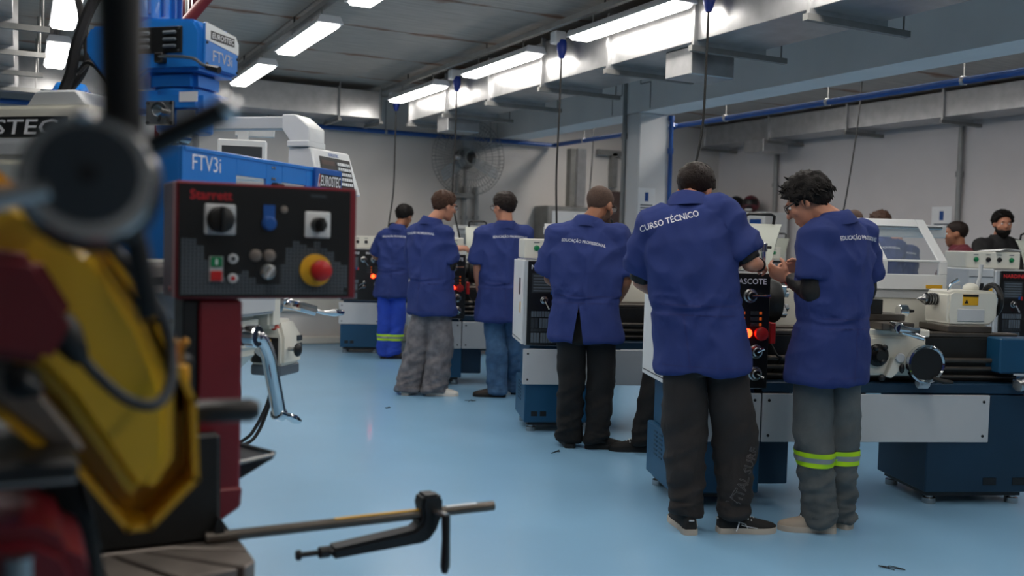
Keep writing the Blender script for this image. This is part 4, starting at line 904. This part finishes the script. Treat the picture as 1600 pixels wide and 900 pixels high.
    MB().cyl((.485,.34,1.5),(.485,.34,1.72),.05,.05,20).build('quill','steel',t,.004); MB().cyl((.485,.34,1.42),(.485,.34,1.5),.03,.025).build('spindle_nose','dark',t)
    MB().box(.3725,.375,.21,.285,1.82,1.855).build('paper_label','paper',q)
    dp=MB().box(.362,.376,.302,.416,1.737,1.823).build('speed_plate','steel',t,.003)
    for y in (.31,.408):
        for z in (1.745,1.815): MB().lathe([(.006,0),(.006,.003)],(.362,y,z),(-1,0,0),8).build('screw','black',dp)
    MB().tube([(.36,.36+.032*math.cos(a),1.785+.032*math.sin(a)) for a in [PI*.1+PI*.8*k/10 for k in range(11)]],.0035,6).build('arc_scale','tdark',dp)
    MB().lathe([(.02,0),(.02,.025),(.012,.03)],(.362,.35,1.785),(-1,0,0),16).build('speed_knob','chrome',dp); MB().tube([(.345,.35,1.785),(.34,.34,1.76),(.338,.345,1.745)],.006,6).build('speed_lever','dark',dp)
    MB().box(.366,.376,.22,.29,1.735,1.79).build('spec_plate','tgrey',t)
    for k,(d,L) in enumerate((((-.3,-.8,.28),.17),((-.2,.5,-.6),.14),((-.2,-.1,-.9),.13))):
        s=V((.38,.29,1.7)); e=s+V(d).normalized()*L; h2=MB().tube([s,e],.006,8).build('feed_handle','chrome',t); MB().sphere(e,.014).build('ball','black',h2)
    MB().cyl((.36,.29,1.7),(.42,.29,1.7),.03).build('feed_hub','chrome',t,.003)
    # digital readout on its arm
    ar=MB().box(1.02,1.07,.2,.85,1.8,1.855).build('readout_arm','lgrey',t,.006)
    MB().prism([(.11,1.745),(.2,1.745),(.24,1.8),(.24,1.86),(.18,1.86),(.11,1.805)],'x',1.0,1.13).build('arm_head','white',ar,.004); MB().box(.99,1.14,.11,.21,1.725,1.75).build('arm_foot','white',ar,.003)
    MB().box(1.02,1.07,.8,.86,.6,1.855).build('arm_post','lgrey',ar,.004)
    d=MB().loft([[(1.0,.1,1.722),(1.34,.1,1.727),(1.34,.21,1.727),(1.0,.21,1.722)],[(1.0,.06,1.54),(1.39,.06,1.54),(1.39,.21,1.54),(1.0,.21,1.54)]]).build('readout_case','white',t,.006)
    n=V((0,-.9765,.2155)); R_=V((1,0,0)); U_=R_.cross(n)*-1; U_=V((0,.2155,.9765)); o0=V((1.18,.081,1.634))
    def q4(x0,x1,y0,y1,off,nm,m_,par): return raw(nm,[o0+R_*x+U_*y+n*off for x,y in ((x0,y0),(x1,y0),(x1,y1),(x0,y1))],[(0,1,2,3)],m_,par)
    sc_=q4(-.13,.15,-.08,.06,.003,'display','black',d)
    for k in range(3): q4(-.12,.0,.025-k*.035,.045-k*.035,.004,'digit_window','brown',sc_)
    for r_ in range(5):
        for c_ in range(6):
            x=.022+c_*.02; y=.03-r_*.022; b=MB(); P8=[o0+R_*(x+dx)+U_*(y+dy)+n*dz for dz in (.003,.008) for dx,dy in ((0,0),(.011,0),(.011,.013),(0,.013))]
            b.add(P8,[(0,3,2,1),(4,5,6,7),(0,1,5,4),(1,2,6,5),(2,3,7,6),(3,0,4,7)]).build('key','paper',sc_)
    text('EUROSTEC','blued',d,o0+U_*.072+n*.003,R_,U_,.09,.014,bold=.02)
    # power feed and handles at the table end
    MB().box(.62,.7,.05,.3,1.0,1.25).build('table_bracket','cream',t,.015,2)
    p=MB().loft([[(.66,.02,z),(.82,.03,z),(.82,.17,z),(.66,.17,z)] if z<.97 else [(.69,.06,z),(.8,.06,z),(.8,.16,z),(.69,.16,z)] for z in (.855,.965,1.03)]).build('power_feed','cream',t,.012,2)
    MB().box(.665,.815,.035,.165,.815,.856).build('feed_motor','tgrey',p,.006)
    cp=MB().box(.656,.66,.04,.155,.865,.965).build('control_face','black',p,.002); MB().box(.654,.656,.07,.13,.95,.958).build('label','yellow',cp)
    MB().lathe([(.03,0),(.03,.006),(.022,.008),(.018,.03)],(.656,.105,.918),(-1,0,0),18).build('speed_dial','white',cp)
    MB().tube([(.7,.02,.92),(.7,-.005,.92)],.008,8).build('lever_stem','steel',p); MB().sphere((.7,-.02,.918),(.022,.014,.026)).build('lever_knob','black',p)
    for z0,z1 in ((.945,.965),(.9,.935)): MB().box(.775,.81,.0225,.03,z0,z1).build('label','tdark',p)
    MB().sphere((.685,.07,1.0),.016).build('reset_button','pink',p)
    MB().lathe([(.06,0),(.06,.03),(.045,.032)],(.7,.12,1.09),(1,0,0),22).build('index_dial','steel',t); MB().lathe([(.03,0),(.035,.02),(.025,.07)],(.73,.12,1.09),(1,0,0),18).build('clutch','dark',t)
    hh=MB().tube(bez([(.79,.1,1.09),(.8,.04,1.08),(.84,-.02,1.06)]),[.02]*13,10).build('table_crank','chrome',t); MB().sphere((.79,.1,1.1),.03).build('crank_hub','chrome',hh)
    MB().tube([(.84,-.02,1.06),(.9,-.02,1.05),(.98,-.02,1.045),(1.06,-.02,1.04),(1.08,-.02,1.04)],[.008,.009,.016,.013,.006],10).build('crank_grip','chrome',hh)
    # knee crank
    ks=MB().cyl((.34,-.04,1.0),(.34,.2,1.0),.032).build('knee_shaft','dark',t)
    ck=MB().tube(bez([(.33,-.05,1.005),(.37,-.06,.99),(.42,-.06,.93),(.45,-.06,.85),(.48,-.06,.77),(.5,-.06,.71)]),[.03,.03,.03]+[.026]*28,12).build('knee_crank','chrome',t)
    MB().cyl((.48,-.06,.715),(.52,-.06,.7),.026).build('grip_boss','chrome',ck,.004); MB().tube([(.51,-.06,.7),(.56,-.06,.69),(.61,-.06,.67),(.65,-.06,.655)],[.009,.012,.017,.01],10).build('crank_grip','chrome',ck)
    MB().cyl((.33,-.075,1.005),(.33,-.03,1.005),.04,.04,18).build('crank_boss','chrome',ck,.004)
    # power leads
    MB().tube(bez([(.74,.1,.82),(.72,.12,.7),(.66,.13,.62),(.6,.14,.58),(.55,.2,.56),(.5,.3,.7)]),.007,6).build('lead','rubber',t)
    MB().tube(bez([(.76,.1,.82),(.75,.12,.72),(.68,.13,.6),(.6,.14,.56),(.5,.2,.56),(.4,.3,.7)]),.007,6).build('lead','rubber',t)
    MB().tube(bez([(.31,.02,1.0),(.3,.0,.9),(.33,-.0,.8),(.36,.05,.66),(.4,.15,.6)]),.01,6).build('lead','rubber',t)
    return t
mill=make_mill(); mill.location=(.451,3.142,0); mill.rotation_euler=(0,0,math.radians(46)); mill['label']='blue milling machine with chrome knee crank and hinged blue chip guard'
mill2=copy_tree(mill); mill2.location=(.37,6.99,0); mill2.rotation_euler=(0,0,math.radians(46)); mill2['label']='second blue milling machine farther back, its motor showing above the cream ram'
def cw(x,y,z): return (x*math.cos(YAW)+y*math.sin(YAW),-x*math.sin(YAW)+y*math.cos(YAW),z)
cable('motor_cable',[cw(-1.42,3.72,2.42),cw(-1.6,3.72,2.28),cw(-1.68,3.7,2.08),cw(-1.72,3.7,1.92),cw(-1.83,3.7,1.79),cw(-2.3,3.7,1.73)],.02,'thick black cable sweeping from the mill motor over the cream ram')
cable('motor_cable',[cw(-1.74,3.75,2.4),cw(-1.68,3.74,2.15),cw(-1.66,3.73,2.0),cw(-1.74,3.73,1.88),cw(-1.9,3.73,1.77),cw(-2.4,3.73,1.74)],.014,'thin black cable hanging from above beside the mill motor')
cable('motor_cable',[cw(-1.66,3.66,1.95),cw(-1.6,3.62,1.98),cw(-1.54,3.6,1.93),cw(-1.48,3.6,1.83),cw(-1.45,3.6,1.74)],.011,'short looped black cable behind the blue mill head')
# red crane boom behind the mill head
rc=thing('red_hoist','dark red tubular hoist arms behind the mill head','hoist',cw(-1.75,5.2,0),-YAW)
MB().cyl((-.15,0,0),(-.15,0,2.4),.045).build('mast','sawred',rc); MB().tube([(-.2,0,2.35),(.1,.0,2.75),(.25,0,2.95)],.045,12).build('boom','sawred',rc); MB().tube([(-.05,-.1,2.4),(.2,-.1,2.7),(.3,-.1,2.85)],.03,12).build('strut','sawred',rc); MB().box(-.27,-.03,-.12,.12,0,.05).build('foot_frame','sawred',rc,.01); MB().cyl((.0,-.06,2.38),(.0,-.06,2.62),.02).build('ram','steel',rc)
# separate readout of another machine
rd=thing('digital_readout','small white digital readout on a post beyond the blue chip guard','readout',cw(-1.72,5.7,0),-YAW+.2)
MB().box(-.02,.02,.02,.06,0,1.8).build('post','lgrey',rd); MB().box(-.04,.24,0,.1,1.68,1.92).build('case','white',rd,.008); MB().box(-.015,.215,-.004,0,1.71,1.88).build('display','tdark',rd)
MB().box(-.08,.08,-.1,.12,0,.03).build('foot','lgrey',rd,.005); MB().box(.05,.28,.1,.16,1.95,2.06).build('arm','lgrey',rd,.004); MB().box(.07,.13,.05,.14,1.9,2.0).build('neck','lgrey',rd)
# ------------------------------------------------------------------ band saw in the foreground
sw=thing('band_saw','red and yellow band saw with black control panel and capstan handle','band saw',(.3,2.4,0)); OX,OY=.3,2.4
class SB(MB):
    def build(s,*a,**k): s.v=[(p[0]-OX,p[1]-OY,p[2]) for p in s.v]; return MB.build(s,*a,**k)
SB().box(-.9,.47,1.2,2.62,0,.3).build('base','sawred',sw,.02,2)
SB().prism([(-.3,.3),(.47,.3),(.483,.548),(-.3,.548)],'y',2.15,2.56).build('bed','sawred',sw,.012,2)
# slotted swivel table: wedge plates with gaps
tbp=[[(-.3,2.14),(.165,2.14),(.14,2.36),(-.3,2.36)],[(.18,2.14),(.3,2.14),(.185,2.36),(.155,2.36)],[(.318,2.14),(.44,2.16),(.25,2.36),(.2,2.36)],[(.455,2.165),(.486,2.2),(.486,2.27),(.3,2.36),(.268,2.36)],[(.486,2.285),(.485,2.36),(.46,2.5),(.0,2.5),(.0,2.37),(.32,2.37)]]
for pl in tbp: SB().prism(pl,'z',.55,.605).build('table_plate','sawgrey',sw,.004)
SB().prism([(-.1,.606),(.475,.606),(.44,.66),(.438,.87),(-.1,.87)],'y',2.375,2.41).build('fixed_jaw','dark',sw,.01)
# column and control box
SB().box(.392,.496,2.43,2.58,.7,1.19).build('column','sawred',sw,.006); SB().prism([(.4,.6),(.45,.64),(.497,.67),(.5,.72),(.4,.72)],'y',2.42,2.6).build('column_foot','sawred',sw,.006); SB().box(.355,.392,2.44,2.58,.9,1.19).build('cable_duct','black',sw,.004)
tr_=SB().prism([(.497,2.46),(.59,2.5),(.6,2.52),(.52,2.72),(.497,2.72)],'z',.765,.772).build('chip_tray','black',sw); SB().tube([(.497,2.455,.775),(.595,2.5,.778),(.602,2.52,.778),(.52,2.73,.775)],.006,6).build('tray_rim','steel',tr_)
SB().prism([(.497,.76),(.597,.77),(.497,.715)],'y',2.5,2.506).build('tray_bracket','black',sw)
cb=SB().box(.335,.783,2.42,2.58,1.193,1.479).build('control_box','sawred',sw,.004)
SB().box(.327,.335,2.425,2.58,1.196,1.476).build('side_glare_plate',mat('glare_on_red_enamel','8B7176',.35,0,.05),cb,.002); SB().lathe([(.007,0),(.007,.004)],(.327,2.45,1.215),(-1,0,0),8).build('screw','sawred',cb)  # glare off the dark red box side, put into this plate's mauve colour
f=SB().box(.34,.765,2.416,2.42,1.2,1.472).build('front_panel','bpanel',cb); FY=2.416
def stx(*a,**k):
    o=text(*a,**k)
    for v in o.data.vertices: v.co-=V((OX,OY,0))
stx('Starrett',mat('starrett_red','A01622',.5),f,(.415,FY-.0005,1.447),(1,0,0),(0,0,1),.1,.024,bold=.02)
g=MB()
rr=random.Random(3)
for i in range(46):
    x=.347+i*.009; t_=i/45
    top=1.345-.0*t_; env=[1.35,1.35,1.335,1.3,1.275,1.255,1.25,1.26,1.275,1.255,1.25,1.24,1.25,1.285,1.335,1.345,1.34,1.33,1.345,1.335,1.32,1.3,1.29]
    h=env[min(len(env)-1,int(t_*len(env)))]
    for j in range(17):
        z=1.206+j*.0085
        if z<h-.01: g.add([(x-OX,FY-.0006-OY,z),(x+.0062-OX,FY-.0006-OY,z),(x+.0062-OX,FY-.0006-OY,z+.0058),(x-OX,FY-.0006-OY,z+.0058)],[(0,1,2,3)])
g.build('dot_pattern','tgrey',f)['kind']='stuff'
def switch(x,z,w,r,pm,ang):
    p=SB().box(x-w,x+w,FY-.006,FY,z-w,z+w).build('switch_plate',pm,f,.003); SB().lathe([(r,0),(r,.012),(r*.92,.014),(r*.9,.028),(r*.8,.03)],(x,FY-.006,z),(0,-1,0),26).build('switch_knob','black',p)
    d=V((math.sin(ang),0,math.cos(ang))); s=V((d.z,0,-d.x)); c=V((x,FY-.034,z))
    SB().loft([[c+d*q+s*a+V((0,y,0)) for a,y in ((-.007,0),(.007,0),(.006,-.022),(-.006,-.022))] for q in (-r*.95,r*.95)]).build('grip','black',p,.003)
switch(.436,1.388,.037,.033,'lgrey',0); switch(.678,1.383,.033,.019,'white',.05)
SB().box(.541,.569,FY-.004,FY,1.378,1.428).build('blue_label','bluepipe',f); SB().lathe([(.018,0),(.018,.006),(.013,.008),(.013,.014)],(.555,FY,1.382),(0,-1,0),18).build('blue_button','bluepipe',f)
SB().lathe([(.009,0),(.009,.006),(.006,.007)],(.592,FY,1.418),(0,-1,0),14).build('indicator','sawgrey',f)
SB().box(.412,.444,FY-.004,FY,1.237,1.298).build('start_stop_plate','lgrey',f); SB().box(.414,.442,FY-.008,FY-.004,1.272,1.297).build('start_button','green',f,.003); SB().box(.414,.442,FY-.008,FY-.004,1.238,1.263).build('stop_button','red',f,.003); SB().box(.426,.43,FY-.009,FY-.008,1.278,1.291).build('mark','paper',f)
for z,m_ in ((1.293,'lgrey'),(1.245,'lgrey')):
    b=SB().lathe([(.012,0),(.012,.006),(.009,.007)],(.468,FY,z),(0,-1,0),14).build('selector_button',m_,f); SB().lathe([(.006,0),(.006,.001)],(.468,FY-.0072,z),(0,-1,0),8).build('mark','red' if z<1.27 else 'tdark',b)
SB().box(.456,.48,FY-.003,FY,1.262,1.276).build('label','black',f)
for x in (.523,.557): SB().lathe([(.015,0),(.015,.006),(.01,.008)],(x,FY,1.302),(0,-1,0),16).build('pilot_lamp','sawgrey',f)
SB().box(.525,.585,FY-.002,FY,1.232,1.28).build('selector_base','black',f); k_=SB().lathe([(.019,0),(.019,.007),(.015,.008),(.015,.018)],(.553,FY-.002,1.262),(0,-1,0),20).build('selector_knob','steel',f); SB().prism([(.54,1.248),(.545,1.244),(.567,1.273),(.562,1.278)],'y',FY-.03,FY-.018).build('pointer','lgrey',k_,.002)
e=SB().lathe([(.041,0),(.041,.006),(.03,.008)],(.675,FY,1.267),(0,-1,0),30).build('emergency_collar','yellow',f); SB().lathe([(.018,.006),(.018,.025),(.027,.03),(.026,.045),(.015,.052)],(.68,FY,1.267),(0,-1,0),26).build('emergency_stop','red',e)
SB().box(.66,.7,FY-.001,FY,1.452,1.46).build('label','tdark',f); SB().box(.752,.762,FY-.002,FY,1.21,1.222).build('hinge_mark','black',f)
# stock stop: rod, clamp, arm
rd_=SB().cyl((.4,2.36,.62),(1.175,2.36,.62),.0135,None,18).build('stop_rod','iron',sw,.002); SB().box(.72,.95,2.35,2.362,.6325,.6345).build('scale_tape','yellow',rd_); SB().box(1.03,1.12,2.35,2.362,.6325,.6345).build('scale_tape','paper',rd_)
SB().prism([(.42,.63),(.445,.63),(.44,.66),(.43,.668),(.425,.66)],'y',2.35,2.37).build('rod_latch','black',rd_)
SB().prism([(.955,.675),(1.0,.675),(1.01,.665),(1.01,.62),(.995,.58),(.975,.555),(.955,.548),(.71,.535),(.71,.562),(.93,.585),(.95,.6),(.955,.62),(.948,.65)],'y',2.33,2.39).build('stop_arm','black',sw,.008,2)
SB().cyl((.68,2.36,.549),(.71,2.36,.549),.015).build('lock_nut','black',sw,.003); sc2=SB().cyl((.635,2.36,.549),(.69,2.36,.549),.007).build('stop_screw','dark',sw); SB().cyl((.622,2.36,.549),(.636,2.36,.549),.013).build('screw_head','dark',sc2,.003)
SB().cyl((.985,2.33,.63),(1.0,2.28,.63),.009).build('clamp_stud','steel',sw); SB().tube([(.998,2.285,.632),(.998,2.28,.57),(.995,2.275,.5),(.994,2.275,.482)],[.012,.011,.013,.008],10).build('clamp_lever','black',sw)
# bow
BP=[(-.3,1.72),(-.12,1.5),(.1,1.33),(.165,1.23),(.215,1.12),(.22,1.01),(.16,.95),(.132,.95),(.05,1.065),(-.02,1.155),(-.3,1.5)]
SB().prism(BP,'y',1.45,1.5).build('bow_frame','sawyel',sw)
rim=SB(); n=len(BP)
for i in range(n-3):
    a=V((BP[(i+2)%n][0],0,BP[(i+2)%n][1])); b=V((BP[(i+3)%n][0],0,BP[(i+3)%n][1])); d=(b-a).normalized(); s=V((d.z,0,-d.x))
    rim.loft([[p+s*q+V((0,y,0)) for q,y in ((-.004,1.37),(.004,1.37),(.004,1.5),(-.004,1.5))] for p in (a-d*.003,b+d*.003)])
rim.build('bow_rim','sawyel',sw)
SB().prism([(-.3,1.66),(-.12,1.47),(.095,1.325),(.155,1.225),(.19,1.13),(.19,1.04),(.155,.985),(.13,1.0),(.05,1.13),(-.1,1.3),(-.3,1.52)],'y',1.36,1.45).build('wheel_cover',mat('light_yellow_enamel','E2B62A',.35,0,.08,4,coat=.2),sw,.02,3)
SB().prism([(-.06,1.33),(.02,1.32),(.06,1.25),(.03,1.19),(-.06,1.21)],'y',1.24,1.36).build('motor_box','sawred',sw,.012,2)
SB().lathe([(.02,0),(.022,.02),(.014,.05),(.009,.06)],(.04,1.3,1.24),(.5,0,-.85),14).build('cable_gland','black',sw)
SB().tube(bez([(.055,1.3,1.215),(.086,1.3,1.172),(.124,1.3,1.137),(.158,1.3,1.13),(.178,1.32,1.156),(.18,1.34,1.2),(.165,1.34,1.25),(.14,1.34,1.29),(.1,1.36,1.34)]),.0075,8).build('lamp_cable','tdark',sw)
SB().prism([(-.3,1.45),(-.02,1.2),(.03,1.14),(.075,1.076),(.045,1.076),(-.02,1.138),(-.3,1.38)],'y',1.3,1.36).build('guide_plate','sawgrey',sw,.004)
SB().prism([(-.3,1.38),(-.02,1.135),(.04,1.078),(.03,1.074),(-.02,1.122),(-.3,1.365)],'y',1.29,1.34).build('guide_edge','sawyel',sw)
kb=SB().lathe([(.006,0),(.006,.03),(.02,.032),(.02,.045),(.006,.05)],(.004,1.3,1.171),(0,-1,0),12).build('lock_knob','black',sw); SB().tube([(-.012,1.26,1.185),(.004,1.255,1.171),(.022,1.26,1.158)],[.008,.012,.008],8).build('knob_wing','black',kb)
SB().box(-.3,.062,1.2,1.42,1.058,1.088).build('cross_bar','black',sw,.006); SB().box(-.3,.06,1.198,1.2,1.062,1.066).build('bar_edge','steel',sw)
SB().prism([(-.3,1.058),(.06,1.058),(.075,1.02),(.1,.93),(.12,.8),(.12,.3),(-.3,.3)],'y',1.45,1.6).build('support_bracket','dark',sw,.01)
vz=SB().prism([(-.3,1.01),(.02,1.01),(.06,.985),(.075,.95),(.075,.3),(-.3,.3)],'y',1.2,1.42).build('vise_body','sawred',sw,.02,2); SB().cyl((.0,1.19,.6),(.0,1.19,.985),.016).build('vise_screw','steel',vz)
gb=SB().box(.203,.23,1.47,1.5,1.06,1.17).build('guide_arm','black',sw,.004); SB().box(.2,.222,1.45,1.47,1.09,1.16).build('guide_block','sawyel',sw,.003)
SB().cyl((.209,1.46,1.16),(.209,1.46,1.19),.006).build('wing_bolt','brass',gb); SB().sphere((.202,1.46,1.192),.006).build('bolt_head','brass',gb); SB().sphere((.216,1.46,1.192),.006).build('bolt_head','brass',gb)
SB().tube([(.22,1.45,1.09),(.24,1.45,1.09),(.31,1.45,1.089),(.322,1.45,1.089)],[.012,.017,.018,.012],14).build('vise_grip','black',sw)
# capstan handle
hb=SB().lathe([(.018,-.5),(.018,0),(.06,.0),(.062,.01),(.062,.03),(.058,.035)],(.058,.98,1.392),(0,-1,0),32).build('capstan_collar','black',sw)
SB().lathe([(.056,0),(.056,.03),(.052,.036),(.04,.037)],(.054,.935,1.396),(0,-1,0),36).build('capstan_ring','steel',hb); SB().lathe([(.042,0),(.042,.04),(.002,.0415)],(.052,.935,1.399),(0,-1,0),32).build('capstan_face','tdark',hb); SB().lathe([(.0085,0),(.0085,.001)],(.052,.8932,1.399),(0,-1,0),20).build('capstan_bore','rubber',hb)
SB().tube([(.084,.93,1.41),(.083,.93,1.44),(.081,.93,1.5),(.079,.93,1.64)],[.014,.018,.019,.021],16).build('capstan_handle','black',hb)
SB().tube([(.094,.92,1.42),(.12,.91,1.437),(.163,.9,1.462)],[.009,.011,.012],14).build('capstan_handle','black',hb); SB().sphere((.167,.898,1.465),.012).build('handle_ball','chrome',hb)
SB().tube([(.02,.9,1.384),(-.06,.88,1.362),(-.1,.87,1.352)],.01,14).build('capstan_handle','steel',hb)
SB().tube([(.09,.96,1.38),(.1,.965,1.33),(.113,.975,1.27)],[.009,.011,.012],14).build('capstan_handle','black',hb)
for x,y,z in ((.048,.885,1.449),(.096,.893,1.423),(.1,.893,1.402)): SB().sphere((x,y+.012,z),.007).build('clamp_screw','chrome',hb)
# ------------------------------------------------------------------ swarf on the floor
for k,(x,y,lb) in enumerate(((2.62,7.25,'thin curl of metal swarf on the floor left of the white shoes'),(3.42,7.35,'dark curl of swarf on the floor right of the white shoes'),(3.1,5.35,'small dark swarf scrap on the floor beside the black boots'),(3.35,2.85,'small wire of swarf on the empty floor in front of the sand-coloured shoes'))):
    r_=random.Random(k); o=MB().tube(bez([(r_.uniform(-.06,.06),r_.uniform(-.05,.05),.003+.004*(i%2)) for i in range(5)],4),.0022,5).build('swarf_curl','dark'); o.location=(x,y,0); tag(o,lb,'swarf')
